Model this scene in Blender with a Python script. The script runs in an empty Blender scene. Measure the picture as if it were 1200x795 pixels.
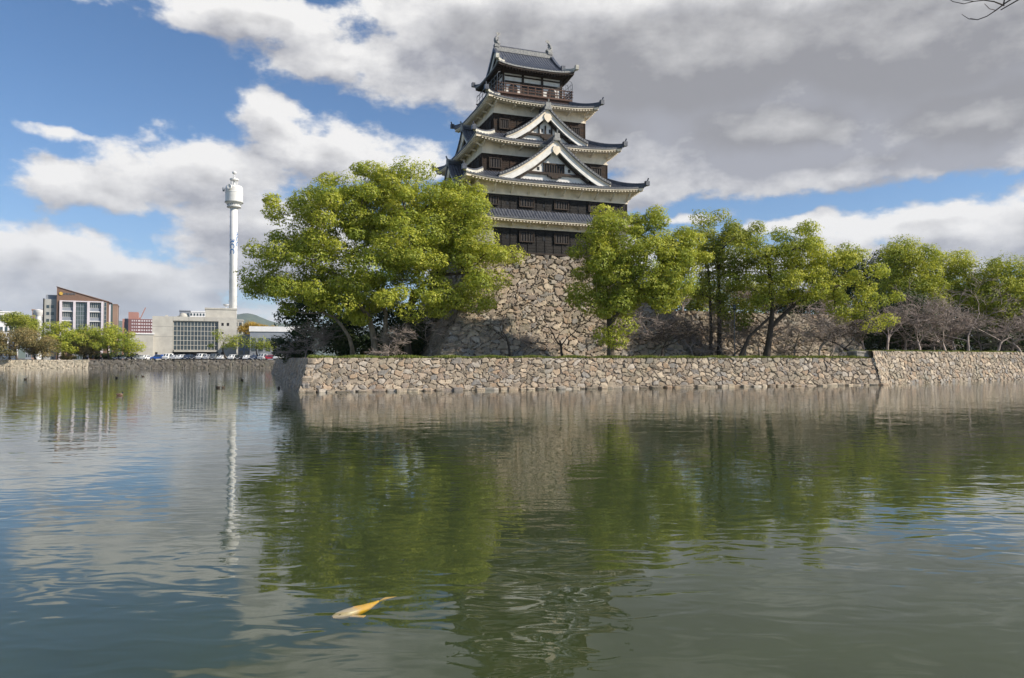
import bpy, math, random
import numpy as np
from mathutils import Vector, Matrix, Euler
R = math.radians
random.seed(7); rng = np.random.default_rng(7)
sc = bpy.context.scene
col = sc.collection

# ------------------------------------------------------------------ camera
H = 2.9
cam = bpy.data.cameras.new("camera"); cam.sensor_width = 36; cam.lens = 25.5
cam.clip_start = 0.1; cam.clip_end = 30000
camo = bpy.data.objects.new("camera", cam); col.objects.link(camo)
camo.location = (0, 0, H); camo.rotation_euler = (R(90 + 1.515), 0, 0)
sc.camera = camo

# ------------------------------------------------------------------ light
SUN_AZ, SUN_EL = 77.0, 34.0          # azimuth measured from behind the camera (-Y) towards +X
SKY_STRENGTH = 0.10
sc.view_settings.view_transform = 'Standard'; sc.view_settings.look = 'None'
sc.view_settings.gamma = 1; sc.view_settings.use_curve_mapping = False
sc.view_settings.exposure = 0.42
sdir = Vector((math.sin(R(SUN_AZ)) * math.cos(R(SUN_EL)), -math.cos(R(SUN_AZ)) * math.cos(R(SUN_EL)), math.sin(R(SUN_EL))))
sun = bpy.data.lights.new("sun", 'SUN'); sun.energy = 5.0; sun.angle = R(0.5); sun.color = (1.0, 0.91, 0.78)
suno = bpy.data.objects.new("sun", sun); col.objects.link(suno)
suno.rotation_euler = sdir.to_track_quat('Z', 'Y').to_euler(); suno.location = (60, -20, 60)

class NT:                                   # small node-tree helper
    def __init__(s, nt): s.nt = nt
    def n(s, t, **kw):
        nd = s.nt.nodes.new(t)
        ins = kw.pop('i', {})
        for k, v in kw.items(): setattr(nd, k, v)
        for k, v in ins.items(): s.set(nd, k, v)
        return nd
    def set(s, nd, k, v):
        sock = nd.inputs[k]
        if isinstance(v, bpy.types.NodeSocket): s.nt.links.new(v, sock)
        else: sock.default_value = v
    def m(s, op, a, b=0.0, c=None, clamp=False):
        nd = s.n('ShaderNodeMath', operation=op, use_clamp=clamp)
        s.set(nd, 0, a); s.set(nd, 1, b)
        if c is not None: s.set(nd, 2, c)
        return nd.outputs[0]
    def vm(s, op, a, b=(0, 0, 0)):
        nd = s.n('ShaderNodeVectorMath', operation=op); s.set(nd, 0, a); s.set(nd, 1, b)
        return nd.outputs['Value'] if op in ('LENGTH', 'DOT_PRODUCT') else nd.outputs[0]
    def noise(s, vec, scale, detail=4, rough=.55, dist=0.0, out='Fac'):
        nd = s.n('ShaderNodeTexNoise', i={'Vector': vec, 'Scale': scale, 'Detail': detail, 'Roughness': rough, 'Distortion': dist})
        return nd.outputs[out]
    def ss(s, x, a, b, lo=0.0, hi=1.0):
        nd = s.n('ShaderNodeMapRange', interpolation_type='SMOOTHSTEP')
        s.set(nd, 0, x); s.set(nd, 1, a); s.set(nd, 2, b); s.set(nd, 3, lo); s.set(nd, 4, hi)
        return nd.outputs[0]
    def mix(s, f, a, b):
        nd = s.n('ShaderNodeMix', data_type='RGBA')
        s.set(nd, 'Factor', f)
        s.set(nd, 6, a if isinstance(a, bpy.types.NodeSocket) else (*a, 1)); s.set(nd, 7, b if isinstance(b, bpy.types.NodeSocket) else (*b, 1))
        return nd.outputs[2]
    def link(s, a, b): s.nt.links.new(a, b)

# ------------------------------------------------------------------ world: Nishita sky with procedural cloud banks
def cloud_group():
    g = bpy.data.node_groups.new("cloud_density", 'ShaderNodeTree')
    g.interface.new_socket("P", in_out='INPUT', socket_type='NodeSocketVector')
    g.interface.new_socket("D", in_out='OUTPUT', socket_type='NodeSocketFloat'); g.interface.new_socket("Mass", in_out='OUTPUT', socket_type='NodeSocketFloat')
    T = NT(g); gi = T.n('NodeGroupInput'); go = T.n('NodeGroupOutput')
    P = gi.outputs[0]
    w = T.noise(P, 2.2, 3, .5, 0, 'Color')
    Pw = T.vm('ADD', P, T.vm('MULTIPLY', T.vm('SUBTRACT', w, (.5, .5, .5)), (.55, .32, 0)))
    blobs = [  # centre and radii of each cloud bank, weight
        (300, 20, 190, 34, 1.0), (400, 66, 140, 34, 1.0), (505, 85, 110, 46, 1.1), (590, 40, 190, 95, 1.6),
        (318, 150, 50, 50, 1.2), (390, 182, 120, 42, 1.15), (250, 205, 150, 50, 1.15), (120, 222, 110, 34, 1.0), (480, 195, 60, 30, .9), (300, 250, 130, 34, 1.1),
        (75, 157, 48, 9, .55),
        (40, 300, 130, 45, 1.2), (140, 335, 180, 45, 1.3), (290, 325, 120, 22, 1.0), (-60, 300, 120, 60, 1.2),
        (800, 70, 330, 125, 2.2), (1080, 40, 320, 150, 2.2), (690, 150, 150, 70, 1.6), (900, 150, 220, 70, 1.9), (1150, 130, 200, 75, 1.8),
        (1000, 192, 270, 34, 1.1), (770, 215, 70, 34, 1.1),
        (120, 362, 300, 26, 1.0), (330, 290, 150, 50, 1.1), (1090, 262, 190, 34, 1.25), (950, 262, 75, 14, .9), (1240, 260, 120, 60, 1.4), (800, 258, 60, 10, .8), (1010, 310, 240, 34, 1.2), (650, 310, 200, 34, 1.0),
    ]
    prev = None
    for px, py, rx, ry, wt in blobs:
        az = math.atan((px - 600) / 850); h = math.hypot(850, px - 600); el = math.atan((420 - py) / h)
        rxa = rx / 850 * math.cos(az) ** 2; rya = ry / h * math.cos(el) ** 2
        d = T.vm('MULTIPLY', T.vm('SUBTRACT', Pw, (az * 10, el * 10, 0)), (1 / (rxa * 10), 1 / (rya * 10), 0))
        v = T.m('MULTIPLY_ADD', T.vm('LENGTH', d), -wt * .8, wt * .8)
        prev = v if prev is None else T.m('SMOOTH_MAX', prev, v, .25)
    sx = T.n('ShaderNodeSeparateXYZ', i={0: P})
    out = T.m('MAXIMUM', T.ss(T.m('ABSOLUTE', sx.outputs[0]), 6.8, 8.5), T.ss(sx.outputs[1], 4.7, 6.2))
    far = T.m('MULTIPLY_ADD', out, 1.6, -1.6)
    prev = T.m('MAXIMUM', T.m('MAXIMUM', prev, -.7), far)
    sc1 = T.vm('MULTIPLY', P, (1, 1.7, 1))
    n1 = T.m('SUBTRACT', T.noise(sc1, 1.15, 9, .61), .5)
    n2 = T.m('SUBTRACT', T.noise(sc1, .35, 3, .5), .5)
    D = T.m('ADD', prev, T.m('ADD', T.m('MULTIPLY', n1, 1.75), T.m('MULTIPLY', n2, .5)))
    T.link(D, go.inputs[0]); T.link(T.m('ADD', prev, T.m('ADD', T.m('MULTIPLY', n2, 1.0), T.m('MULTIPLY', n1, .25))), go.inputs[1])
    return g

world = bpy.data.worlds.new("World"); sc.world = world; world.use_nodes = True
wt = world.node_tree; wt.nodes.clear(); T = NT(wt)
sky = T.n('ShaderNodeTexSky', sky_type='NISHITA', sun_disc=False, sun_elevation=R(SUN_EL), sun_rotation=R(180 - SUN_AZ))
sky.air_density = 1.0; sky.dust_density = 0.6; sky.ozone_density = 1.6
gen = T.n('ShaderNodeTexCoord').outputs['Generated']
sp = T.n('ShaderNodeSeparateXYZ', i={0: T.vm('NORMALIZE', gen)})
az = T.m('ARCTAN2', sp.outputs[0], sp.outputs[1]); el = T.m('ARCSINE', sp.outputs[2])
P = T.n('ShaderNodeCombineXYZ', i={0: T.m('MULTIPLY', az, 10), 1: T.m('MULTIPLY', el, 10)}).outputs[0]
cg = cloud_group()
g1 = T.n('ShaderNodeGroup', node_tree=cg); T.link(P, g1.inputs[0])
g2 = T.n('ShaderNodeGroup', node_tree=cg); T.link(T.vm('ADD', P, (.16, .30, 0)), g2.inputs[0])
D1 = g1.outputs[0]; D2 = g2.outputs[0]
alpha = T.ss(D1, -.07, .31)
emb = T.m('SUBTRACT', D1, D2)
thick = T.ss(D1, .12, .95); heavy = T.ss(g1.outputs[1], .50, 1.05)
lit = T.m('ADD', T.m('MULTIPLY', emb, T.m('MULTIPLY_ADD', heavy, -.80, 1.25)), T.m('ADD', T.m('MULTIPLY_ADD', thick, -.62, .74), T.m('MULTIPLY', heavy, -.10)), clamp=True)
lowhz = T.ss(el, 0.0, .16)
white = T.mix(lowhz, (.56, .57, .59), (.70, .69, .68))
grey = T.mix(heavy, T.mix(lowhz, (.30, .325, .38), (.285, .29, .325)), (.23, .23, .247))
cc = T.mix(lit, grey, white)
hz = T.ss(el, -.02, .42)
skym = T.n('ShaderNodeMix', data_type='RGBA', blend_type='MULTIPLY'); T.set(skym, 'Factor', 1.0)
T.link(sky.outputs[0], skym.inputs[6]); T.link(T.mix(hz, (.66, .83, 1.05), (.46, .71, .94)), skym.inputs[7])
bg1 = T.n('ShaderNodeBackground', i={0: skym.outputs[2], 1: SKY_STRENGTH})
bg2 = T.n('ShaderNodeBackground', i={0: cc, 1: 1.0})
mx = T.n('ShaderNodeMixShader', i={0: alpha}); T.link(bg1.outputs[0], mx.inputs[1]); T.link(bg2.outputs[0], mx.inputs[2])
T.link(mx.outputs[0], T.n('ShaderNodeOutputWorld').inputs[0])
sc.render.engine = 'CYCLES'
sc.cycles.max_bounces = 6; sc.cycles.transparent_max_bounces = 8; sc.cycles.diffuse_bounces = 3; sc.cycles.glossy_bounces = 2

# ------------------------------------------------------------------ helpers
def at(px, py, D):                                          # a point of the place, from its bearing and its distance
    p = R(1.515); dy = -(py - 397.5) / 850; dx = (px - 600) / 850
    d = np.array([dx, math.cos(p) - dy * math.sin(p), math.sin(p) + dy * math.cos(p)])
    return d / d[1] * D + np.array([0, 0, H])

class MB:
    def __init__(s): s.v = []; s.q = []; s.t = []; s.n = 0; s.col = []
    def add(s, v, q=None, t=None):
        v = np.asarray(v, float).reshape(-1, 3)
        if q is not None and len(q): s.q.append(np.asarray(q, int).reshape(-1, 4) + s.n)
        if t is not None and len(t): s.t.append(np.asarray(t, int).reshape(-1, 3) + s.n)
        s.v.append(v); s.n += len(v)
    HQ = [(0, 3, 2, 1), (4, 5, 6, 7), (0, 1, 5, 4), (1, 2, 6, 5), (2, 3, 7, 6), (3, 0, 4, 7)]
    def hexa(s, p): s.add(p, s.HQ)
    def box(s, x0, x1, y0, y1, z0, z1):
        s.hexa([(x0, y0, z0), (x1, y0, z0), (x1, y1, z0), (x0, y1, z0), (x0, y0, z1), (x1, y0, z1), (x1, y1, z1), (x0, y1, z1)])
    def bar(s, a, b, w, h=None, up=(0, 0, 1)):
        a = Vector(a); b = Vector(b); h = w if h is None else h
        d = (b - a).normalized(); u = Vector(up)
        if abs(d.dot(u)) > .97: u = Vector((1, 0, 0))
        sd = d.cross(u).normalized() * w / 2; uu = sd.cross(d).normalized() * h / 2
        s.hexa([a - sd - uu, a + sd - uu, a + sd + uu, a - sd + uu, b - sd - uu, b + sd - uu, b + sd + uu, b - sd + uu])
    def tube(s, pts, rad, n=6, cap=True):
        pts = np.asarray(pts, float); k = len(pts); rad = np.broadcast_to(np.asarray(rad, float), (k,))
        tan = np.gradient(pts, axis=0); tan /= np.linalg.norm(tan, axis=1, keepdims=True) + 1e-9
        ref = np.tile([0., 0, 1], (k, 1)); ref[np.abs(tan[:, 2]) > .9] = [1, 0, 0]
        if np.abs(tan[:, 2]).max() > .9: ref[:] = [.9, .43, .07]
        a = np.cross(tan, ref); a /= np.linalg.norm(a, axis=1, keepdims=True) + 1e-9; b = np.cross(tan, a)
        th = np.arange(n) * 2 * math.pi / n
        v = pts[:, None] + rad[:, None, None] * (a[:, None] * np.cos(th)[None, :, None] + b[:, None] * np.sin(th)[None, :, None])
        i = np.arange(k - 1)[:, None] * n; j = np.arange(n)[None]; j2 = (j + 1) % n
        q = np.stack([i + j, i + j2, i + n + j2, i + n + j], -1).reshape(-1, 4)
        v = v.reshape(-1, 3); t = []
        if cap:
            v = np.vstack([v, pts[0], pts[-1]]); o = k * n
            t = [(o, (x + 1) % n, x) for x in range(n)] + [(o + 1, (k - 1) * n + x, (k - 1) * n + (x + 1) % n) for x in range(n)]
        s.add(v, q, t)
    def grid(s, g):
        g = np.asarray(g, float); r, c = g.shape[:2]
        i = np.arange(r - 1)[:, None] * c; j = np.arange(c - 1)[None]
        s.add(g.reshape(-1, 3), np.stack([i + j, i + j + 1, i + c + j + 1, i + c + j], -1).reshape(-1, 4))
    def lathe(s, prof, c=(0, 0, 0), n=24):
        prof = np.asarray(prof, float); th = np.arange(n + 1) * 2 * math.pi / n
        g = np.stack([prof[:, 0:1] * np.cos(th) + c[0], prof[:, 0:1] * np.sin(th) + c[1], np.repeat(prof[:, 1:2], n + 1, 1) + c[2]], -1)
        s.grid(g)
    def prism(s, poly, y0, y1):                               # poly in (x, z), convex, extruded along y
        k = len(poly); v = [(x, y0, z) for x, z in poly] + [(x, y1, z) for x, z in poly]
        q = [(i, (i + 1) % k, k + (i + 1) % k, k + i) for i in range(k)]
        t = [(0, i, i + 1) for i in range(1, k - 1)] + [(k, k + i + 1, k + i) for i in range(1, k - 1)]
        s.add(v, q, t)
    def mesh(s, name, xf=None):
        v = np.vstack(s.v); 
        if xf is not None: v = xf(v)
        q = np.vstack(s.q) if s.q else np.zeros((0, 4), int); t = np.vstack(s.t) if s.t else np.zeros((0, 3), int)
        me = bpy.data.meshes.new(name); me.vertices.add(len(v)); me.vertices.foreach_set("co", v.astype(np.float32).ravel())
        me.loops.add(q.size + t.size); me.loops.foreach_set("vertex_index", np.concatenate([q.ravel(), t.ravel()]).astype(np.int32))
        me.polygons.add(len(q) + len(t))
        tot = np.concatenate([np.full(len(q), 4), np.full(len(t), 3)]).astype(np.int32)
        st = np.concatenate([[0], np.cumsum(tot)[:-1]]).astype(np.int32)
        me.polygons.foreach_set("loop_start", st); me.polygons.foreach_set("loop_total", tot)
        me.update(calc_edges=True); me.validate()
        return me
    def build(s, name, mat, parent=None, smooth=False, xf=None, loc=None, normals=True):
        me = s.mesh(name, xf)
        me.polygons.foreach_set("use_smooth", np.full(len(me.polygons), bool(smooth)))
        me.materials.append(mat)
        o = bpy.data.objects.new(name, me); col.objects.link(o)
        if parent is not None: o.parent = parent
        if loc is not None: o.location = loc
        return o

def tag(o, label=None, cat=None, group=None, kind=None):
    if label: o['label'] = label
    if cat: o['category'] = cat
    if group: o['group'] = group
    if kind: o['kind'] = kind
    return o
def empty(name, loc=(0, 0, 0), rz=0.0):
    o = bpy.data.objects.new(name, None); col.objects.link(o); o.location = loc; o.rotation_euler = (0, 0, rz); o.empty_display_size = .5
    return o
def kids(o): return [c for c in bpy.data.objects if c.parent == o]
def copy_tree(o, parent=None):
    c = o.copy(); col.objects.link(c); c.parent = parent
    for ch in kids(o): copy_tree(ch, c)
    return c

# ------------------------------------------------------------------ materials
def mat_base(name):
    m = bpy.data.materials.new(name); m.use_nodes = True; m.node_tree.nodes.clear()
    T = NT(m.node_tree); o = T.n('ShaderNodeOutputMaterial'); return m, T, o
def mat(name, c1, c2=None, rough=.7, scale=1.5, bump=0.0, bscale=12, metal=0.0, spec=.3, detail=6, stretch=(1, 1, 1), lo=.35, hi=.65):
    m, T, o = mat_base(name)
    co = T.n('ShaderNodeTexCoord').outputs['Object']; co = T.vm('MULTIPLY', co, stretch)
    b = T.n('ShaderNodeBsdfPrincipled', i={'Roughness': rough, 'Metallic': metal, 'Specular IOR Level': spec})
    if c2 is None: c2 = tuple(x * .8 for x in c1)
    f = T.ss(T.noise(co, scale, detail, .6), lo, hi)
    T.link(T.mix(f, c1, c2), b.inputs['Base Color'])
    if bump:
        bn = T.n('ShaderNodeBump', i={'Strength': 1.0, 'Distance': bump, 'Height': T.noise(co, bscale, 5, .6)})
        T.link(bn.outputs[0], b.inputs['Normal'])
    T.link(b.outputs[0], o.inputs[0]); return m

def mat_planks(name, c1, c2, c3, plank=.28, rough=.75, vertical=False):
    m, T, o = mat_base(name)
    co = T.n('ShaderNodeTexCoord').outputs['Object']
    s3 = T.n('ShaderNodeSeparateXYZ', i={0: co})
    zc = s3.outputs[2] if not vertical else T.m('ADD', s3.outputs[0], s3.outputs[1])
    idx = T.m('FLOOR', T.m('DIVIDE', zc, plank))
    fr = T.m('FRACT', T.m('DIVIDE', zc, plank))
    hn = T.n('ShaderNodeTexWhiteNoise', noise_dimensions='2D')
    bay = T.m('FLOOR', T.m('DIVIDE', T.m('ADD', s3.outputs[0], s3.outputs[1]), 2.1))
    T.link(T.n('ShaderNodeCombineXYZ', i={0: idx, 1: bay}).outputs[0], hn.inputs['Vector'])
    n = T.noise(T.vm('MULTIPLY', co, (1, 1, 5)), 1.3, 6, .65)
    c = T.mix(T.ss(n, .35, .7), c1, c2)
    c = T.mix(T.m('MULTIPLY', T.ss(T.noise(co, .35, 3, .5), .45, .7), .8), c, c3)
    c = T.mix(T.m('MULTIPLY', hn.outputs['Value'], .45), c, tuple(x * 1.8 for x in c1))
    b = T.n('ShaderNodeBsdfPrincipled', i={'Roughness': rough, 'Specular IOR Level': .25}); T.link(c, b.inputs['Base Color'])
    hgt = T.m('MULTIPLY_ADD', T.ss(fr, 0.0, .12), 1.0, T.m('MULTIPLY', fr, -.4))
    bn = T.n('ShaderNodeBump', i={'Strength': .8, 'Distance': .03, 'Height': hgt}); T.link(bn.outputs[0], b.inputs['Normal'])
    T.link(b.outputs[0], o.inputs[0]); return m

def mat_stone(name, cols, moss=0.0):
    m, T, o = mat_base(name)
    co = T.n('ShaderNodeTexCoord').outputs['Object']
    at_ = T.n('ShaderNodeAttribute', attribute_name='stone').outputs['Color']
    sp = T.n('ShaderNodeSeparateColor', i={0: at_})
    cr = T.n('ShaderNodeValToRGB', i={0: sp.outputs[0]}); el_ = cr.color_ramp.elements
    while len(el_) < len(cols): el_.new(.5)
    for k, c in enumerate(cols): el_[k].position = k / (len(cols) - 1); el_[k].color = (*c, 1)
    n = T.noise(co, 2.6, 8, .7); n2 = T.noise(co, .5, 4, .6)
    c = T.mix(T.m('MULTIPLY', T.ss(n, .42, .62), .55), cr.outputs[0], (.16, .14, .115))
    c = T.mix(T.m('MULTIPLY', T.ss(T.noise(co, 7.0, 5, .6), .55, .7), .5), c, (.55, .5, .43))
    c = T.mix(T.m('MULTIPLY', T.ss(n2, .5, .72), .4), c, (.20, .19, .13))
    if moss: c = T.mix(T.m('MULTIPLY', T.ss(T.noise(co, 1.1, 5, .6), .52, .68), moss), c, (.09, .11, .04))
    c = T.mix(sp.outputs[1], (.045, .037, .028), c)                      # soil packed deep in the joints
    b = T.n('ShaderNodeBsdfPrincipled', i={'Roughness': .88, 'Specular IOR Level': .2}); T.link(c, b.inputs['Base Color'])
    bn = T.n('ShaderNodeBump', i={'Strength': .9, 'Distance': .06, 'Height': T.noise(co, 5.5, 8, .68)}); T.link(bn.outputs[0], b.inputs['Normal'])
    T.link(b.outputs[0], o.inputs[0]); return m

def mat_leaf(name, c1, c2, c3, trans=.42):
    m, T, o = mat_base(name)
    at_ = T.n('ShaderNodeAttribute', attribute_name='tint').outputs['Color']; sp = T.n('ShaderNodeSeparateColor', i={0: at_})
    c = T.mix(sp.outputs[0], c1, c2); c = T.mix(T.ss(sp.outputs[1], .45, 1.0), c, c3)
    d = T.n('ShaderNodeBsdfDiffuse', i={0: c}); tr = T.n('ShaderNodeBsdfTranslucent', i={0: T.mix(.35, c, c3)})
    g = T.n('ShaderNodeBsdfGlossy', i={0: (.9, .9, .9, 1), 1: .45})
    mx = T.n('ShaderNodeMixShader', i={0: trans}); T.link(d.outputs[0], mx.inputs[1]); T.link(tr.outputs[0], mx.inputs[2])
    m2 = T.n('ShaderNodeMixShader', i={0: .02}); T.link(mx.outputs[0], m2.inputs[1]); T.link(g.outputs[0], m2.inputs[2])
    T.link(m2.outputs[0], o.inputs[0]); return m

M = {}
M['plaster'] = mat('plaster', (.86, .745, .59), (.70, .61, .48), .85, 1.2, .01, 9, stretch=(1, 1, .5))
M['gable_white'] = mat('gable_plaster', (.78, .76, .72), (.66, .64, .60), .8, 1.5)
M['tile'] = mat('roof_tile', (.045, .053, .075), (.095, .102, .12), .42, 2.5, .02, 6, spec=.5)
M['tile_edge'] = mat('tile_edge', (.05, .055, .07), (.11, .115, .125), .5, 4)
M['tile_end'] = mat('tile_end', (.32, .32, .30), (.18, .18, .19), .6, 5)
M['ridge_plaster'] = mat('ridge_plaster', (.62, .60, .52), (.36, .35, .31), .8, 3)
M['black_board'] = mat_planks('black_boards', (.010, .009, .009), (.020, .018, .017), (.030, .026, .023), .33)
M['brown_board'] = mat_planks('brown_boards', (.017, .012, .009), (.055, .027, .014), (.009, .008, .008), .25)
M['grey_board'] = mat_planks('weathered_boards', (.20, .19, .185), (.30, .28, .27), (.15, .145, .14), .4, vertical=True)
M['wood_dark'] = mat('dark_timber', (.028, .021, .017), (.05, .034, .025), .75, 3)
M['wood_red'] = mat('faded_red_timber', (.12, .065, .045), (.075, .042, .032), .75, 4)
M['lattice'] = mat('lattice_wood', (.05, .042, .038), (.035, .03, .027), .75, 4)
M['dark'] = mat('dark_opening', (.012, .012, .014), (.02, .02, .022), .4, 2)
M['steel'] = mat('grey_steel', (.22, .23, .25), (.15, .16, .17), .45, 4, metal=.4)
M['glass'] = mat('window_glass', (.03, .045, .06), (.06, .08, .095), .08, .6, spec=.8)
M['bark'] = mat('bark', (.13, .105, .08), (.06, .048, .036), .9, 3, .03, 8, stretch=(1, 1, .3))
M['bark_sunlit'] = mat('sunlit_bark', (.26, .215, .165), (.15, .12, .09), .9, 3, .03, 8, stretch=(1, 1, .3))  # sunlight on the left camphor trunks, put in as a lighter bark colour
M['bark_dark'] = mat('dark_bark', (.05, .04, .033), (.085, .068, .055), .9, 3, .03, 8, stretch=(1, 1, .3))
M['twig'] = mat('bare_twigs', (.40, .33, .29), (.25, .20, .175), .9, 2)
M['leaf'] = mat_leaf('camphor_leaves', (.17, .24, .026), (.38, .42, .04), (.60, .58, .08))
M['leaf_mid'] = mat_leaf('mixed_leaves', (.13, .19, .024), (.29, .33, .035), (.48, .47, .07))
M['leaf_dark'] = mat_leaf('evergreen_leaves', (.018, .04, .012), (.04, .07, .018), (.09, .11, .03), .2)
M['leaf_bronze'] = mat_leaf('bronze_leaves', (.13, .13, .045), (.21, .175, .075), (.34, .24, .09), .3)
M['leaf_yellow'] = mat_leaf('yellow_leaves', (.30, .20, .03), (.45, .30, .04), (.55, .36, .05), .35)
M['grass_blade'] = mat_leaf('grass_blades', (.08, .13, .02), (.16, .20, .03), (.26, .27, .06), .3)

# ------------------------------------------------------------------ setting: bed, water, ground
def sheet(name, pts, z, m, zs=None):
    me = bpy.data.meshes.new(name); me.from_pydata([(x, y, z if zs is None else zs[i]) for i, (x, y) in enumerate(pts)], [], [tuple(range(len(pts)))])
    me.materials.append(m); o = bpy.data.objects.new(name, me); col.objects.link(o); o['kind'] = 'structure'; return o

def mat_water():
    m, T, o = mat_base('moat_water')
    co = T.n('ShaderNodeTexCoord').outputs['Object']
    dist = T.vm('LENGTH', T.vm('SUBTRACT', co, (0, 0, 0)))
    ruf = T.ss(T.noise(T.vm('MULTIPLY', co, (.6, 1, 1)), .045, 3, .5), .40, .62)      # wind patches
    # far: slope field; near: height bump
    a = T.noise(T.vm('MULTIPLY', co, (.8, 1.0, 1)), 1.6, 3, .55, 0, 'Color')
    b = T.noise(T.vm('MULTIPLY', co, (.8, 1.0, 1)), .35, 2, .5, 0, 'Color')
    s1 = T.vm('SUBTRACT', a, (.5, .5, .5)); s2 = T.vm('SUBTRACT', b, (.5, .5, .5))
    amp = T.m('MULTIPLY', T.ss(dist, 22, 85, .02, 1.0), T.m('MULTIPLY_ADD', ruf, .028, .010))
    sl = T.vm('ADD', T.n('ShaderNodeVectorMath', operation='SCALE', i={0: s1, 'Scale': amp}).outputs[0],
              T.vm('MULTIPLY', s2, (.006, .009, 0)))
    sl = T.vm('MULTIPLY', sl, (.8, 1, 0))
    nrm = T.vm('NORMALIZE', T.vm('ADD', sl, (0, 0, 1)))
    w = T.vm('MULTIPLY', co, (.62, 1.25, 1))
    h = T.m('ADD', T.m('MULTIPLY', T.noise(w, .55, 2, .45, .6), .016), T.m('MULTIPLY', T.noise(w, 1.9, 1, .5, .9), .0068))
    h = T.m('ADD', h, T.m('MULTIPLY', T.m('MULTIPLY', T.noise(w, 5.5, 2, .5, .4), .0009), T.m('ADD', ruf, .25)))
    bn = T.n('ShaderNodeBump', i={'Strength': 1.0, 'Distance': 1.0, 'Height': h}); T.link(nrm, bn.inputs['Normal'])
    fr = T.n('ShaderNodeFresnel', i={0: 1.38}); T.link(bn.outputs[0], fr.inputs[1])
    gl = T.n('ShaderNodeBsdfGlossy', i={0: (.97, .98, 1, 1), 1: .0}); T.link(bn.outputs[0], gl.inputs['Normal'])
    di = T.n('ShaderNodeBsdfDiffuse', i={0: (.058, .078, .025, 1)})
    tr = T.n('ShaderNodeBsdfTransparent', i={0: (.93, .96, .86, 1)})
    bd = T.n('ShaderNodeMixShader', i={0: .80}); T.link(di.outputs[0], bd.inputs[1]); T.link(tr.outputs[0], bd.inputs[2])
    mx = T.n('ShaderNodeMixShader', i={0: T.m('MULTIPLY', T.m('MULTIPLY_ADD', fr.outputs[0], 1.0, .015, clamp=True), T.m('SUBTRACT', 1.0, T.n('ShaderNodeNewGeometry').outputs['Backfacing']))}); T.link(bd.outputs[0], mx.inputs[1]); T.link(gl.outputs[0], mx.inputs[2])
    T.link(mx.outputs[0], o.inputs[0]); return m
M['water'] = mat_water()
M['bed'] = mat('moat_bed_mud', (.030, .042, .011), (.024, .034, .009), .95, .5)
M['grass'] = mat('grass_ground', (.10, .14, .028), (.17, .17, .06), .95, .8, .05, 9)
M['earth'] = mat('earth_ground', (.14, .115, .075), (.09, .10, .04), .95, .6, .05, 7)
M['asphalt'] = mat('far_ground', (.10, .10, .095), (.13, .125, .11), .9, .2)

sheet('moat_bed', [(-400, -60), (400, -60), (400, 330), (-400, 330)], -1.6, M['bed'])
sheet('water', [(-400, -20), (400, -20), (400, 300), (-400, 300)], 0.0, M['water'])
# near bank under and behind the camera
g = MB(); g.box(-60, 60, -60, .9, -1.6, 1.35); tag(g.build('near_bank_ground', M['earth']), kind='structure')

# moat wall lines (top edge), batter outward at the bottom
W = [(-45.9, 141.0), (-17.5, 62.4), (39.6, 79.5), (42.6, 83.2), (71.0, 100.6), (190.0, 168.0)]
sheet('ground', [(-45.6, 141.0), (-17.1, 62.9), (39.2, 79.9), (40.8, 84.6), (60, 125), (175, 425), (-30, 300)], 2.93, M['grass'])
sheet('terrace_ground', [(39.5, 80.2), (42.2, 83.9), (70.9, 101.2), (190, 168.8), (300, 420), (170, 420), (58, 121)], 3.72, M['earth'])
far_line = [(-420, 150), (-300, 168), (-172, 192), (-119.7, 205.6), (-64.5, 210.9), (60, 222), (120, 300), (400, 330)]
sheet('far_bank_ground', [(x, y + .25) for x, y in far_line] + [(9000, 3000), (9000, 12000), (-12000, 12000), (-9000, 2000)], 2.42, M['asphalt'])

def voro(S, Tt, cw, ch, seed, jit=.42):
    """irregular stones: S along, Tt up (metres). returns edge distance, cell random triple, tilt"""
    r = np.random.default_rng(seed)
    ns = int(S.max() / cw) + 4; nt = int(Tt.max() / ch) + 4
    js = r.uniform(-jit, jit, (ns + 2, nt + 2)); jt = r.uniform(-jit, jit, (ns + 2, nt + 2))
    rnd = r.random((ns + 2, nt + 2, 4)); wgt = r.uniform(0, .42, (ns + 2, nt + 2)) ** 1.3
    # warp
    wS = S + .16 * cw * np.sin(Tt * 3.1 / ch + 1.3 * np.sin(S * .7)) + .12 * cw * np.sin(S * 5.2 / cw + Tt)
    wT = Tt + .13 * ch * np.sin(S * 2.7 / cw + 2 * np.sin(Tt * .9)) + .08 * ch * np.sin(S * 6.1 / cw)
    ci = np.floor(wS / cw).astype(int); cj = np.floor(wT / ch).astype(int)
    best = np.full(S.shape, 9.); sec = np.full(S.shape, 9.); bi = np.zeros(S.shape, int); bj = np.zeros(S.shape, int)
    bx = np.zeros(S.shape); by = np.zeros(S.shape)
    for a in (-2, -1, 0, 1, 2):
        for b in (-2, -1, 0, 1, 2):
            i = np.clip(ci + a, 0, ns + 1); j = np.clip(cj + b, 0, nt + 1)
            dx = wS / cw - (i + .5 + js[i, j] + .25 * (j % 2)); dy = wT / ch - (j + .5 + jt[i, j])
            d = np.hypot(dx, dy) * .6 + .4 * np.maximum(np.abs(dx + .3 * dy), np.abs(dy - .3 * dx)) - wgt[i, j]
            m = d < best
            sec = np.where(m, best, np.minimum(sec, d))
            bi = np.where(m, i, bi); bj = np.where(m, j, bj); bx = np.where(m, dx, bx); by = np.where(m, dy, by); best = np.where(m, d, best)
    e = sec - best; c = rnd[bi, bj]
    return e, c, bx, by

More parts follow.
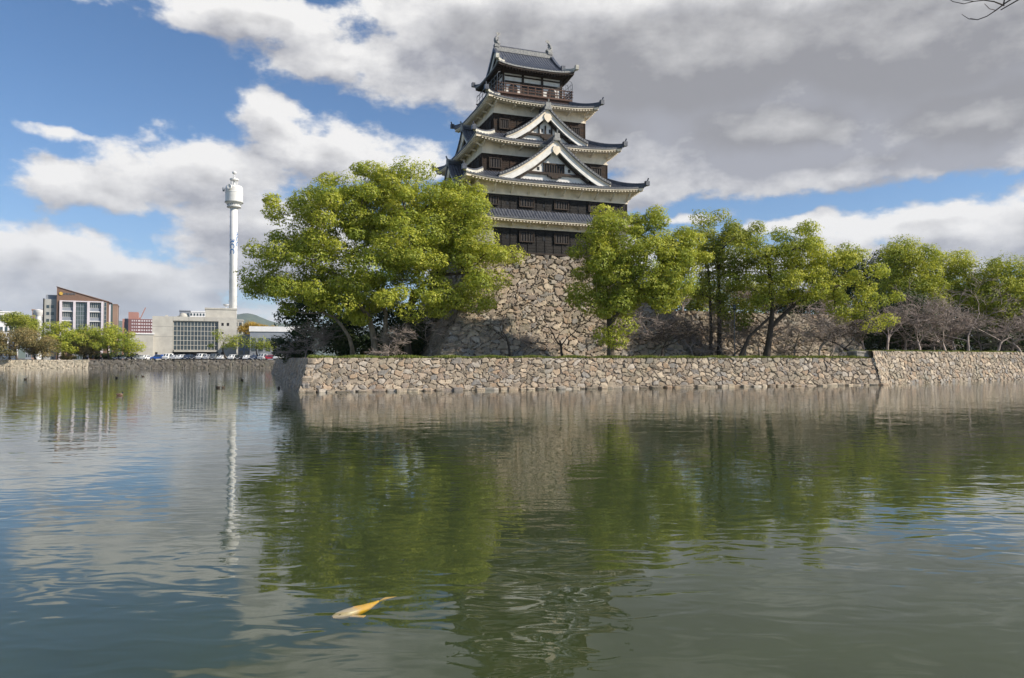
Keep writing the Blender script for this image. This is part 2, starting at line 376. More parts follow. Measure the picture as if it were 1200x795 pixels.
def stone_grid(S, Tt, cw, ch, seed, relief):
    e, c, bx, by = voro(S, Tt, cw, ch, seed)
    e2, c2, bx2, by2 = voro(S, Tt, cw * .42, ch * .42, seed + 500)      # chinking stones wedged in the joints
    gap = e < .11 * (.4 + 1.2 * c[..., 2])
    e = np.where(gap, e2 * .9, np.minimum(e - .0, 1)); bx = np.where(gap, bx2, bx); by = np.where(gap, by2, by)
    c = np.where(gap[..., None], c2 * [1, .35, 1, 1], c)
    k = np.clip(e / .20, 0, 1); k = k * k * (3 - 2 * k)
    h = relief * (k * (.62 + .55 * c[..., 1]) + .42 * k * ((c[..., 2] - .5) * bx * 2 + (c[..., 3] - .5) * by * 2) - .25 * (bx ** 2 + by ** 2) * k)
    colr = np.stack([c[..., 0], np.clip(e / .07, 0, 1), c[..., 3]], -1)
    return h, colr

def set_attr(me, name, colr):
    a = me.attributes.new(name, 'FLOAT_COLOR', 'POINT')
    buf = np.ones((len(me.vertices), 4), np.float32); buf[:, :3] = colr; a.data.foreach_set('color', buf.ravel())

def stone_wall(name, p0, p1, zt, zb, batter, cw, ch, step, seed, relief, m, ztop=None, curve=False, back=1.2, flare=(0, 0), cope=True):
    """one straight run of dry stone wall; faces to the right-hand side of p0->p1"""
    p0 = np.array(p0, float); p1 = np.array(p1, float); L = np.linalg.norm(p1 - p0); d = (p1 - p0) / L; nrm = np.array([d[1], -d[0]])
    hh = math.hypot(zt - zb, batter)
    ns = int(L / step) + 1; nt = int(hh / step) + 1
    S, Tq = np.meshgrid(np.linspace(0, L, ns), np.linspace(0, hh, nt))
    h, cr = stone_grid(S + 50, Tq + 20, cw, ch, seed, relief)
    f = Tq / hh                                                     # 0 bottom 1 top
    z = zb + (zt - zb) * f; out = batter * (1 - f) ** (1.7 if curve else 1.0)
    out = out + h - relief
    s_ = S - flare[0] * (1 - f) * (1 - S / L) + flare[1] * (1 - f) * (S / L)   # corners keep meeting when battered
    top = np.abs(f - 1) < 1e-6
    V = np.stack([p0[0] + d[0] * s_ + nrm[0] * out, p0[1] + d[1] * s_ + nrm[1] * out, z + np.where(f > .97, (h - relief * .6) * .5, 0)], -1)
    lastrow = V[-1].copy(); lastrow[:, 0] -= nrm[0] * back; lastrow[:, 1] -= nrm[1] * back; lastrow[:, 2] = zt - .05
    V = np.concatenate([V, lastrow[None]]); cr = np.concatenate([cr, cr[-1:]])
    mb = MB(); mb.grid(V)
    # outward bend of the faces comes from the vertex order
    o = mb.build(name, m, smooth=False); set_attr(o.data, 'stone', cr.reshape(-1, 3)); return o

stone_cols = [(.13, .11, .085), (.40, .325, .24), (.25, .205, .16), (.52, .43, .32), (.34, .235, .155), (.20, .19, .18), (.46, .40, .33), (.30, .21, .135)]
M['stone'] = mat_stone('moat_wall_stone', stone_cols)
M['stone_base'] = mat_stone('keep_base_stone', [tuple(x * .85 for x in c) for c in stone_cols], .25)
M['stone_far'] = mat_stone('far_bank_stone', [(.09, .08, .065), (.16, .14, .11), (.13, .11, .09), (.22, .20, .17), (.10, .08, .07)])
M['stone_sand'] = mat_stone('sandy_bank_stone', [(.40, .33, .24), (.52, .44, .33), (.46, .40, .30), (.58, .50, .38)])

tag(stone_wall('moat_wall', W[1], W[2], 2.9, -.5, 1.0, .64, .47, .05, 3, .20, M['stone'], flare=(.95, .33)),
    'long sunlit dry stone wall rising from the moat in front of the keep', 'stone wall')
tag(stone_wall('moat_wall', W[0], W[1], 2.9, -.5, 1.0, .62, .50, .12, 4, .20, M['stone'], flare=(0, .95)),
    'shaded stone wall running away from the corner towards the far bank', 'stone wall')
tag(stone_wall('moat_wall', W[2], W[3], 3.7, -.5, 1.0, .62, .50, .08, 5, .20, M['stone'], flare=(.33, .1)),
    'short return of stone wall at the step where the wall top rises', 'stone wall')
tag(stone_wall('moat_wall', W[3], W[4], 3.7, -.5, 1.0, .66, .50, .07, 6, .20, M['stone'], flare=(0, 0)),
    'taller stone moat wall at the right below the row of bare cherry trees', 'stone wall')
tag(stone_wall('moat_wall', W[4], W[5], 3.7, -.5, 1.0, .66, .52, .14, 7, .20, M['stone']),
    'farthest run of stone moat wall leaving the picture at the right edge', 'stone wall')
for k in range(len(far_line) - 4):
    sandy = k < 3
    lab = ['pale sandy bank wall far left beyond the picture edge', 'pale sandy bank wall at the left edge of the picture', 'pale sandy stone bank wall below the bronze bushes', 'dark stone bank wall below the row of parked cars'][k]
    tag(stone_wall('bank_wall', far_line[k], far_line[k + 1], 2.44, -.5, .5, 1.3 if not sandy else .7, .9 if not sandy else .5, .3, 20 + k, .22, M['stone_sand'] if sandy else M['stone_far'], back=.4), lab, 'stone wall')

def rock(mb, c, sx, sy, sz, rz=0, seed=0, r=.12):
    """rough squared block: subdivided box with rounded, irregular faces"""
    rr = np.random.default_rng(seed); n = 6
    u = np.linspace(-1, 1, n); cs, sn = math.cos(rz), math.sin(rz)
    off = rr.uniform(-.1, .1, (8, 3))
    for ax in range(3):
        for sg in (-1, 1):
            A, B = np.meshgrid(u, u); P_ = np.zeros((n, n, 3)); P_[..., ax] = sg; P_[..., (ax + 1) % 3] = A * sg; P_[..., (ax + 2) % 3] = B
            q = P_ / (np.sum(np.abs(P_) ** 8, -1, keepdims=True) ** (1 / 8))
            idx = ((P_[..., 0] > 0) * 1 + (P_[..., 1] > 0) * 2 + (P_[..., 2] > 0) * 4).astype(int)
            q = q * (1 + .05 * np.sin(q[..., [1, 2, 0]] * 5 + seed)) + off[idx] * np.abs(P_).min(-1, keepdims=True)
            x, y, z = q[..., 0] * sx / 2, q[..., 1] * sy / 2, q[..., 2] * sz / 2
            mb.grid(np.stack([c[0] + x * cs - y * sn, c[1] + x * sn + y * cs, c[2] + z], -1))

def quoins(name, mat_, parent, fn, nst, size, d1, d2, seed):
    """long corner blocks laid alternately; fn(t)-> corner point, t 0 bottom 1 top"""
    g = MB(); cols = []
    for k in range(nst):
        p = fn((k + .5) / nst); long1 = k % 2 == 0
        d = d1 if long1 else d2; Lg = size[0] * (1.0 + .25 * math.sin(k * 3.7 + seed)); 
        c = p + np.array([*(np.array(d) * (Lg / 2 - size[1] * .45)), 0]) + np.array([*(np.array(d2 if long1 else d1) * size[1] * .30), 0])
        n0 = g.n; rock(g, c, Lg, size[1], size[2] * 1.02, math.atan2(d[1], d[0]), seed + k)
        cols.append(np.tile([[.15 + .8 * ((k * .37 + seed * .11) % 1), 1, .5]], (g.n - n0, 1)))
    o = g.build(name, mat_, parent); set_attr(o.data, 'stone', np.vstack(cols)); return o

w01 = np.array(W[0]) - np.array(W[1]); w01 /= np.linalg.norm(w01); w12 = np.array(W[2]) - np.array(W[1]); w12 /= np.linalg.norm(w12)
cor = bpy.data.objects['moat_wall']
def mcorner(t):
    o = 1.0 * (1 - t); b = np.array(W[1]) - w12 * (o * .85 - .22) - w01 * (o * .95 - .22) + .08 * np.array([math.sin(t * 19), math.cos(t * 23)])
    return np.array([*b, -.3 + 3.2 * t])
quoins('corner_stones', M['stone'], cor, mcorner, 6, (1.15, .7, .52), w12, w01, 3)
g = MB(); rr = np.random.default_rng(5); cols = []
for k in range(70):                                          # loose footing stones along the waterline
    t = k / 69; p = np.array(W[1]) * (1 - t) + np.array(W[2]) * t + np.array([w12[1], -w12[0]]) * (1.0 + rr.uniform(-.1, .25))
    n0 = g.n; rock(g, (p[0] + rr.uniform(-.3, .3), p[1], -.02 + rr.uniform(-.06, .06)), rr.uniform(.6, 1.3), rr.uniform(.5, .8), rr.uniform(.35, .6), rr.uniform(0, .6), k)
    cols.append(np.tile([[rr.random(), 1, .5]], (g.n - n0, 1)))
o = g.build('footing_stones', M['stone'], cor); set_attr(o.data, 'stone', np.vstack(cols)); o['label'] = 'pale rounded footing stones along the waterline'

# step at the end of the low wall
g = MB(); rock(g, (38.6, 80.6, 3.3), 2.2, 1.6, .82, .29, 4)
o = g.build('stone_step', M['stone']); set_attr(o.data, 'stone', np.tile([[.75, 1, .5]], (g.n, 1)))
tag(o, 'squared brown block where the moat wall steps up on the right', 'stone block')
g = MB(); g.hexa([(37.9, 80.2, 2.9), (39.6, 79.95, 2.9), (42.1, 84.0, 2.9), (58, 121, 2.9), (37.9, 80.2, 3.71), (39.6, 79.95, 3.71), (42.1, 84.0, 3.71), (58, 121, 3.71)])
tag(g.build('terrace_edge_ground', M['earth']), kind='structure')

# ------------------------------------------------------------------ the keep
CS = 1.08; CTH = R(19.8); CB = np.array([1.48, 93.0])
Z0 = 13.9                                                     # level of the stone base top, in keep units
def kx(v):
    v = v.copy(); v[:, 2] -= Z0; return v * CS
keep = empty('castle_keep', (CB[0], CB[1], H + (Z0 - H) * CS), CTH)
tag(keep, 'five storey black boarded castle keep with white eaves, tiled roofs and two big front gables', 'castle')
def KB(mb, name, m, parent=keep, smooth=False): return mb.build(name, M[m], parent, smooth, xf=kx)
def SD(s, x, d, z):
    x, d, z = np.broadcast_arrays(np.asarray(x, float), np.asarray(d, float), np.asarray(z, float))
    return [np.stack(a, -1) for a in (((x, -d, z),), ((d, x, z),), ((-x, d, z),), ((-d, -x, z),))[s]][0]
RIB = .34
PROF = np.array([0, .1, .7, 1, .7, .1]) * .085
def ribcols(a, b):
    k0 = math.ceil(a / (RIB / 6)); k1 = math.floor(b / (RIB / 6)); k = np.arange(k0, k1 + 1)
    return k * RIB / 6, PROF[k % 6]

class Roof:
    def __init__(s, ai, bi, zi, ao, bo, zo, lift, wa, wb, wz):   # inner half sizes, outer half sizes, wall half sizes, level where soffit meets wall
        s.__dict__.update(locals())
    def dims(s, sd): return (s.ai, s.bi, s.ao, s.bo, s.wa, s.wb) if sd % 2 == 0 else (s.bi, s.ai, s.bo, s.ao, s.wb, s.wa)
    def z(s, t, u, k=.28): return s.zi + (s.zo - s.zi) * ((1 + k) * t - k * t * t) + s.lift * np.abs(u) ** 3.6 * t ** 2
    def build(s, dark_soffit=False, struts=True, first=True):
        roof = None; tg = MB(); eg = MB(); fg = MB(); rg = MB(); stl = []
        for sd in range(4):
            Ai, Di, A, D, Aw, Dw = s.dims(sd)
            x, rib = ribcols(-A, A); u = x / A
            t0 = np.clip((np.abs(x) - Ai) / (A - Ai), 0, 1)
            t = t0[None] + (1 - t0[None]) * np.linspace(0, 1, 11)[:, None]
            z = s.z(t, u[None]) + rib[None]
            tg.grid(SD(sd, np.broadcast_to(x, t.shape), Di + (D - Di) * t, z))
            ze = s.zo + s.lift * np.abs(u) ** 3.6
            eg.grid(np.stack([SD(sd, x, D, ze + rib), SD(sd, x, D + .01, ze - .12), SD(sd, x, D - .3, ze - .13)]))
            xs = np.linspace(-1, 1, 41); zz = s.zo + s.lift * np.abs(xs) ** 3.6
            fg.grid(np.stack([SD(sd, xs * (A - .06), D - .06, zz - .12), SD(sd, xs * (A - .06), D - .06, zz - .26), SD(sd, xs * (A - .34), D - .34, zz - .27),
                              SD(sd, xs * (A - .34), D - .34, zz - .42), SD(sd, xs * (Aw + .04), Dw + .04, s.wz + 0 * xs + .5 * (zz - s.zo))]))
            n = int(2 * A / .36)
            for k in range(n + 1):                                  # rafter ends
                xx = -A + .12 + (2 * A - .24) * k / n; zr = s.zo + s.lift * abs(xx / A) ** 3.6 - .27
                p = [(xx - .075, D - .12, zr - .15), (xx + .075, D - .12, zr - .15), (xx + .075, D - .62, zr - .17), (xx - .075, D - .62, zr - .17)]
                p = [SD(sd, *q) for q in p] + [SD(sd, q[0], q[1], q[2] + .15) for q in p]
                rg.hexa(p)
            if struts and sd != 2:
                n = max(2, int(round(2 * Aw / 2.05)))
                for k in range(n + 1):
                    xx = -Aw + 2 * Aw * k / n
                    a = SD(sd, xx, Dw + .08, s.strut_z); b = SD(sd, xx, D - .55, s.zo - .5 + s.lift * abs(xx / A) ** 3.6)
                    stg = MB(); stg.bar(a, b, .15, .17); stl.append(stg)
        roof = KB(tg, 'roof', 'tile'); 
        KB(eg, 'tile_edge', 'tile_edge', roof)
        KB(fg, 'soffit', 'wood_dark' if dark_soffit else 'plaster', roof)
        KB(rg, 'rafters', 'wood_dark' if dark_soffit else 'plaster', roof)['label'] = 'row of rafter ends under the eave'
        for q_ in stl: KB(q_, 'eave_strut', 'plaster', roof)
        # hip ridges
        for sx in (-1, 1):
            for sy in (-1, 1):
                t = np.linspace(0, 1.0, 14); X = s.ai + (s.ao - s.ai) * t; Y = s.bi + (s.bo - s.bi) * t; Z = s.z(t, 1.0)
                ext = np.array([[s.ao + .22, s.bo + .22, Z[-1] + .16]]); L = np.vstack([np.stack([X, Y, Z], -1), ext]) * [sx, sy, 1]
                hb = MB(); 
                for i in range(len(L) - 1):
                    hb.bar(L[i] + [0, 0, .1], L[i + 1] + [0, 0, .1], .26, .30)
                h = KB(hb, 'hip_ridge', 'ridge_plaster' if (sx < 0 and sy < 0) else 'tile', roof)
                tb = MB(); tb.tube(L + [0, 0, .30], [.13] * len(L), 6)
                e = L[-1]; tb.box(e[0] - .22, e[0] + .22, e[1] - .22, e[1] + .22, e[2] - .08, e[2] + .42)
                tb.bar(e + [0, 0, .3], e + [sx * .12, sy * .12, .75], .12)
                KB(tb, 'ridge_tiles', 'tile', roof)
        return roof

def walls(a, b, z0, z1, m, name='wall', out=0.0, step=0):
    g = MB(); g.box(-a - out, a + out, -b - out, b + out, z0, z1)
    if step:                                                   # cover strips nailed over the boards
        for sd in range(4):
            A, D = (a, b) if sd % 2 == 0 else (b, a); n = max(1, int(round(2 * A / step)))
            for k in range(n + 1):
                x = max(-A + .05, min(A - .05, -A + 2 * A * k / n)); hx(g, sd, x - .05, x + .05, D - .02, D + .05, z0 + .02, z1 - .02)
    return KB(g, name, m)
def ledge(a, b, z, h=.16, out=.14, m='plaster', name='ledge'):
    g = MB(); a2, b2 = a + out, b + out
    g.box(-a2, a2, -b2, -b + .02, z, z + h); g.box(-a2, a2, b - .02, b2, z, z + h)
    g.box(-a2, -a + .02, -b + .02, b - .02, z, z + h); g.box(a - .02, a2, -b + .02, b - .02, z, z + h); return KB(g, name, m)
def hx(mb, sd, x0, x1, d0, d1, z0, z1):
    mb.hexa([SD(sd, x0, d1, z0), SD(sd, x1, d1, z0), SD(sd, x1, d0, z0), SD(sd, x0, d0, z0), SD(sd, x0, d1, z1), SD(sd, x1, d1, z1), SD(sd, x1, d0, z1), SD(sd, x0, d0, z1)])
def window(sd, x, d, z, w, h, bars=5, frame='lattice', pane='dark'):
    p = MB(); hx(p, sd, x - w / 2, x + w / 2, d - .1, d + .02, z, z + h); o = KB(p, 'window', pane)
    f = MB(); e = .1
    hx(f, sd, x - w / 2 - e, x + w / 2 + e, d, d + .16, z + h, z + h + e); hx(f, sd, x - w / 2 - e, x + w / 2 + e, d, d + .18, z - e, z)
    hx(f, sd, x - w / 2 - e, x - w / 2, d, d + .16, z, z + h); hx(f, sd, x + w / 2, x + w / 2 + e, d, d + .16, z, z + h)
    KB(f, 'frame', 'wood_dark', o)
    b = MB()
    for k in range(bars):
        xx = x - w / 2 + w * (k + .5) / bars; hx(b, sd, xx - w / bars * .27, xx + w / bars * .27, d + .03, d + .10, z, z + h)
    KB(b, 'lattice', frame, o); return o
# lower storeys
A2, B2 = 8.85, 9.2
walls(A2, B2, Z0 - .1, 16.58, 'black_board', step=1.0); ledge(A2, B2, Z0 - .02, .18, .07, 'wood_dark', 'sill_beam')
walls(A2 - .05, B2 - .05, 16.58, 18.2, 'plaster', 'plaster_band'); ledge(A2 - .05, B2 - .05, 16.58, .14, .12)
r1 = Roof(A2 - .02, B2 - .02, 18.55, A2 + 1.15, B2 + 1.15, 17.5, .25, A2 - .05, B2 - .05, 17.25); r1.strut_z = 16.8; r1.build()
walls(A2, B2, 18.2, 20.05, 'black_board', step=1.0)
walls(A2 - .05, B2 - .05, 20.05, 21.6, 'plaster', 'plaster_band'); ledge(A2 - .05, B2 - .05, 20.05, .15, .12)
r2 = Roof(7.4, 7.15, 22.95, 10.25, 10.6, 21.32, .50, A2 - .05, B2 - .05, 21.2); r2.strut_z = 20.3; r2.build()
for sd, xs in ((0, (-7.15, -3.15, .85, 4.9)), (1, (-6, -2, 2, 6)), (3, (-6.5, -2.4, 1.6, 5.6))):
    D = B2 if sd == 0 else A2
    for x in xs:
        if not (sd == 0 and x < -7): window(sd, x, D, 15.25, 1.5, .95)
        window(sd, x, D, 18.95, 1.5, .8)
g = MB()
for x in (-5.3, -1.15, 2.9, 6.9):
    hx(g, 0, x - .12, x + .12, B2 - .1, B2 + .03, 15.4, 15.8); hx(g, 0, x - .12, x + .12, B2 - .1, B2 + .03, 19.0, 19.3)
KB(g, 'loopholes', 'dark')
for sx in (-1, 1):                                              # stone-drop bays at the front corners
    g = MB(); x0, x1 = (-9.0, -6.9) if sx < 0 else (7.4, 9.0)
    g.hexa([(x0 - (.5 if sx < 0 else 0), -B2 - .75, 14.55), (x1 + (.5 if sx > 0 else 0), -B2 - .75, 14.55), (x1 + (.5 if sx > 0 else 0), -B2 + .05, 14.55), (x0 - (.5 if sx < 0 else 0), -B2 + .05, 14.55),
            (x0, -B2 - .1, 16.5), (x1, -B2 - .1, 16.5), (x1, -B2 + .05, 16.5), (x0, -B2 + .05, 16.5)])
    KB(g, 'stone_drop_bay', 'grey_board')
# third storey
A3, B3 = 7.45, 7.2
walls(A3, B3, 21.9, 24.8, 'brown_board', step=1.05)
walls(A3 - .05, B3 - .05, 24.8, 26.3, 'plaster', 'plaster_band'); ledge(A3 - .05, B3 - .05, 24.8, .15, .12)
r3 = Roof(5.5, 5.35, 27.75, 8.63, 8.6, 26.12, .48, A3 - .05, B3 - .05, 25.95); r3.strut_z = 25.55; r3.build()
for sd in range(4):
    D = B3 if sd % 2 == 0 else A3
    for x in (-6.0, 6.0): window(sd, x, D, 23.35, 1.2, .95, 4)
# fourth storey
A4, B4 = 5.55, 5.4
walls(A4, B4, 26.9, 29.9, 'brown_board', step=.95)
walls(A4 - .05, B4 - .05, 29.9, 31.3, 'plaster', 'plaster_band'); ledge(A4 - .05, B4 - .05, 29.9, .15, .12)
r4 = Roof(4.3, 3.7, 32.55, 6.68, 6.8, 31.2, .48, A4 - .05, B4 - .05, 31.0); r4.strut_z = 30.6; r4.build()
for sd in range(4):
    D = B4 if sd % 2 == 0 else A4
    for x in (-4.35, 4.3): window(sd, x, D, 28.3, .95, .95, 4)

# front and side gables
def gable(sd, Dg, zp, zb, w, Dback, wz, board=.75, win=None):
    fz = lambda u: zp - (zp - zb) * (1.42 * u - .42 * u * u) + .22 * np.clip(u - .75, 0, 1) ** 2 * 4
    tg = MB()
    u = np.linspace(0, 1, 16)
    for sg in (-1, 1):
        y, rib = ribcols(Dback, Dg + .28)
        U, Y = np.meshgrid(u, y, indexing='ij')
        tg.grid(SD(sd, sg * U * w, Y, fz(U) + rib[None] ))
        tg.grid(SD(sd, sg * U * w, Y, fz(U) - .14))
    g0 = KB(tg, 'gable_roof', 'tile')
    ve = MB()
    for sg in (-1, 1):
        for i in range(15):
            a, b = u[i], u[i + 1]
            ve.hexa([SD(sd, sg * a * w, Dg + .22, fz(a) - .16), SD(sd, sg * b * w, Dg + .22, fz(b) - .16), SD(sd, sg * b * w, Dg + .36, fz(b) - .16), SD(sd, sg * a * w, Dg + .36, fz(a) - .16),
                     SD(sd, sg * a * w, Dg + .22, fz(a) + .14), SD(sd, sg * b * w, Dg + .22, fz(b) + .14), SD(sd, sg * b * w, Dg + .36, fz(b) + .14), SD(sd, sg * a * w, Dg + .36, fz(a) + .14)])
    KB(ve, 'verge', 'tile_edge', g0)
    vt = MB(); n = int(w * 1.25 / .36)
    for sg in (-1, 1):
        for k in range(n):
            a = (k + .5) / n; p = SD(sd, sg * a * w, Dg + .30, fz(a) + .0); q = SD(sd, sg * a * w, Dg + .375, fz(a) + .0)
            vt.tube([p, q], [.075, .075], 7)
    KB(vt, 'verge_tiles', 'tile_end', g0)
    bb = MB(); ml = MB()
    for sg in (-1, 1):
        for i in range(15):
            a, b = u[i], u[i + 1]; ha = board * (1 - .12 * a); hb = board * (1 - .12 * b)
            for mbx, y0, y1, o0a, o0b, o1 in ((bb, Dg - .06, Dg + .14, -.16 - ha, -.16 - hb, -.15), (ml, Dg + .14, Dg + .21, -.34, -.34, -.15)):
                mbx.hexa([SD(sd, sg * a * w, y0, fz(a) + o0a), SD(sd, sg * b * w, y0, fz(b) + o0b), SD(sd, sg * b * w, y1, fz(b) + o0b), SD(sd, sg * a * w, y1, fz(a) + o0a),
                          SD(sd, sg * a * w, y0, fz(a) + o1), SD(sd, sg * b * w, y0, fz(b) + o1), SD(sd, sg * b * w, y1, fz(b) + o1), SD(sd, sg * a * w, y1, fz(a) + o1)])
    KB(bb, 'bargeboard', 'gable_white', g0); KB(ml, 'board_moulding', 'plaster', g0)
    pg = MB(); uu = np.linspace(-.93, .93, 31); zt = fz(np.abs(uu)) - .3; zl = np.full_like(zt, wz)
    pg.grid(np.stack([SD(sd, uu * w, Dg - .55, np.minimum(zl, zt)), SD(sd, uu * w, Dg - .55, zt)])); KB(pg, 'gable_wall', 'gable_white', g0)
    bm = MB(); zr = zb + board * .6
    ur = .74
    hx(bm, sd, -w * ur, w * ur, Dg - .5, Dg - .28, zr, zr + .24)                       # tie beam
    hx(bm, sd, -w * .12, w * .12, Dg - .5, Dg - .22, zr - .22, zr + .02); hx(bm, sd, -w * .06, w * .06, Dg - .5, Dg - .2, zr - .4, zr - .2)
    for sg in (-1, 1):
        us = np.linspace(.08, ur, 12)
        for i in range(11):
            a, b = us[i], us[i + 1]; o = -.30 - board
            bm.bar(SD(sd, sg * a * w, Dg - .36, fz(a) + o), SD(sd, sg * b * w, Dg - .36, fz(b) + o), .2, .2)
        hx(bm, sd, sg * w * .66 - .12, sg * w * .66 + .12, Dg - .5, Dg - .2, zr - .5, zr)
    KB(bm, 'gable_timbers', 'wood_dark', g0)
    if win:
        wn = MB(); hx(wn, sd, -win / 2, win / 2, Dg - .6, Dg - .5, zr + .26, zr + 1.15); wo = KB(wn, 'gable_window', 'dark', g0)
        lt = MB(); n = 8
        for k in range(n + 1): x = -win / 2 + win * k / n; hx(lt, sd, x - .05, x + .05, Dg - .5, Dg - .42, zr + .26, zr + 1.15)
        hx(lt, sd, -win / 2 - .1, win / 2 + .1, Dg - .5, Dg - .38, zr + 1.15, zr + 1.28); KB(lt, 'gable_lattice', 'wood_dark', g0)
        dk = MB()
        for x in (-win / 2 - .65, win / 2 + .65): hx(dk, sd, x - .14, x + .14, Dg - .57, Dg - .52, zr + .45, zr + .8)
        KB(dk, 'loopholes', 'dark', g0)
    else:
        for x in (-.35, .55):
            dk = MB(); hx(dk, sd, x - .1, x + .1, Dg - .57, Dg - .52, zr + .45, zr + .85); KB(dk, 'loophole', 'dark', g0)
        for x in (-.75, 0, .75):
            dk = MB(); hx(dk, sd, x - .06, x + .06, Dg - .53, Dg - .38, zr + .24, zr + 1.2); KB(dk, 'gable_post', 'wood_dark', g0)
    gp = MB(); zc = fz(0) - board - .38; s = .44
    for poly in ([(0, -1.25), (.75, -.55), (1.05, .2), (.7, 1.0), (-.7, 1.0), (-1.05, .2), (-.75, -.55)],):
        pts = [(x * s, z * s) for x, z in poly]; k = len(pts)
        v = [SD(sd, x, Dg + .12, zc + z) for x, z in pts] + [SD(sd, x, Dg + .26, zc + z) for x, z in pts]
        gp.add(v, [(i, (i + 1) % k, k + (i + 1) % k, k + i) for i in range(k)], [(k, k + i, k + i + 1) for i in range(1, k - 1)])
    KB(gp, 'gable_pendant', 'plaster', g0)
    rd = MB()
    hx(rd, sd, -.2, .2, Dback, Dg + .3, zp - .05, zp + .28); KB(rd, 'ridge', 'tile', g0)
    rt = MB(); rt.tube([SD(sd, 0, Dback, zp + .34), SD(sd, 0, Dg + .38, zp + .38)], [.16, .16], 8)
    hx(rt, sd, -.3, .3, Dg + .3, Dg + .44, zp - .25, zp + .5); hx(rt, sd, -.42, .42, Dg + .31, Dg + .42, zp - .3, zp - .02)
    rt.bar(SD(sd, 0, Dg + .36, zp + .45), SD(sd, 0, Dg + .52, zp + .85), .14)
    KB(rt, 'ridge_end_tile', 'tile_end', g0)
    return g0
gable(0, 9.75, 26.35, 21.95, 6.45, 6.9, 21.6, .92, 2.3)
gable(0, 7.35, 30.45, 26.95, 4.85, 5.1, 26.5, .76, None)
gable(1, 8.2, 26.35, 22.45, 5.0, 7.2, 22.0, .75, None); gable(3, 9.0, 25.3, 22.3, 3.6, 7.2, 21.8, .75, None)
gable(3, 7.3, 29.5, 27.0, 3.2, 5.3, 26.5, .7, None); gable(1, 7.2, 30.2, 27.1, 4.0, 5.3, 26.6, .7, None)
gable(2, 9.5, 26.2, 22.0, 6.0, 6.9, 21.6, .9, 2.3)

# top storey: room, balcony, hip-and-gable roof
A5, B5 = 3.6, 2.95
g = MB(); g.box(-4.62, 4.62, -3.98, 3.98, 32.82, 33.02); g.box(-4.45, 4.45, -3.8, 3.8, 32.3, 32.82); bal = KB(g, 'balcony', 'wood_red'); bal['label'] = 'railed wooden balcony round the top storey'
g = MB(); lo = MB()
for sd in range(4):
    A, D = (4.5, 3.86) if sd % 2 == 0 else (3.86, 4.5)
    for z, h in ((33.30, .09), (33.62, .07), (33.95, .11)): hx(g, sd, -A - .25, A + .25, D - .05, D + .05, z, z + h)
    n = int(round(2 * A / .9))
    for k in range(n + 1): x = -A + 2 * A * k / n; hx(lo, sd, x - .05, x + .05, D - .05, D + .05, 33.0, 34.05)
KB(g, 'rail', 'wood_red', bal); KB(lo, 'rail_posts', 'wood_red', bal)
for sx in (-1, 1):
    cg_ = MB()
    for k in range(8):
        y = -3.9 + 7.8 * k / 7; x = sx * 4.62
        pts = [(x, y, 32.9), (x, y, 34.9), (x - sx * .12, y, 35.15), (x - sx * .4, y, 35.25)]
        cg_.tube(pts, [.04] * 4, 4)
    for z in (33.9, 34.4, 34.9): cg_.tube([(sx * 4.62, -3.9, z), (sx * 4.62, 3.9, z)], [.03, .03], 4)
    for k in range(4): cg_.tube([(sx * (4.62 - k * .28), -3.95, 33), (sx * (4.62 - k * .28), -3.95, 34.9)], [.03, .03], 4)
    KB(cg_, 'safety_frame', 'steel', bal)
walls(A5, B5, 32.9, 35.7, 'gable_white', 'wall')
g = MB()
for sd in range(4):
    A, D = (A5, B5) if sd % 2 == 0 else (B5, A5)
    for k in range(4): x = -A + 2 * A * k / 3; hx(g, sd, x - .13, x + .13, D, D + .1, 32.95, 35.6)
    hx(g, sd, -A - .1, A + .1, D, D + .13, 34.5, 34.68); hx(g, sd, -A - .1, A + .1, D, D + .12, 35.2, 35.34); hx(g, sd, -A, A, D, D + .08, 33.0, 33.15)
KB(g, 'timber_frame', 'wood_dark')
for sd in range(4):
    A, D = (A5, B5) if sd % 2 == 0 else (B5, A5)
    dd = MB(); hx(dd, sd, -A * .29, A * .29, D, D + .05, 33.15, 34.5); o = KB(dd, 'door', 'dark')
    lt = MB()
    for k in range(7): x = -A * .29 + A * .58 * k / 6; hx(lt, sd, x - .035, x + .035, D + .05, D + .09, 33.15, 34.5)
    for z in (33.6, 34.1): hx(lt, sd, -A * .29, A * .29, D + .05, D + .085, z, z + .05)
    KB(lt, 'lattice', 'lattice', o)
    for sx in (-1, 1):                                        # bell-shaped windows
        cx = sx * A * .66
        def bell(r, h0): return [(-r, 0), (r, 0)] + [(r * math.cos(a) * (1 - .25 * math.sin(a) ** 6), h0 + r * 1.1 * math.sin(a)) for a in np.linspace(0, math.pi, 9)]
        for nm, m_, r, h0, dz, y0, y1 in (('bell_window', 'dark', .40, .62, 33.3, D, D + .09), ('bell_frame', 'wood_red', .52, .62, 33.22, D, D + .06)):
            pl = bell(r, h0); k = len(pl); b_ = MB()
            v = [SD(sd, cx + x, y0, dz + z) for x, z in pl] + [SD(sd, cx + x, y1, dz + z) for x, z in pl]
            b_.add(v, [(i, (i + 1) % k, k + (i + 1) % k, k + i) for i in range(k)], [(k, k + i, k + i + 1) for i in range(1, k - 1)])
            if nm == 'bell_window': bw = KB(b_, nm, m_)
            else: KB(b_, nm, m_, bw)
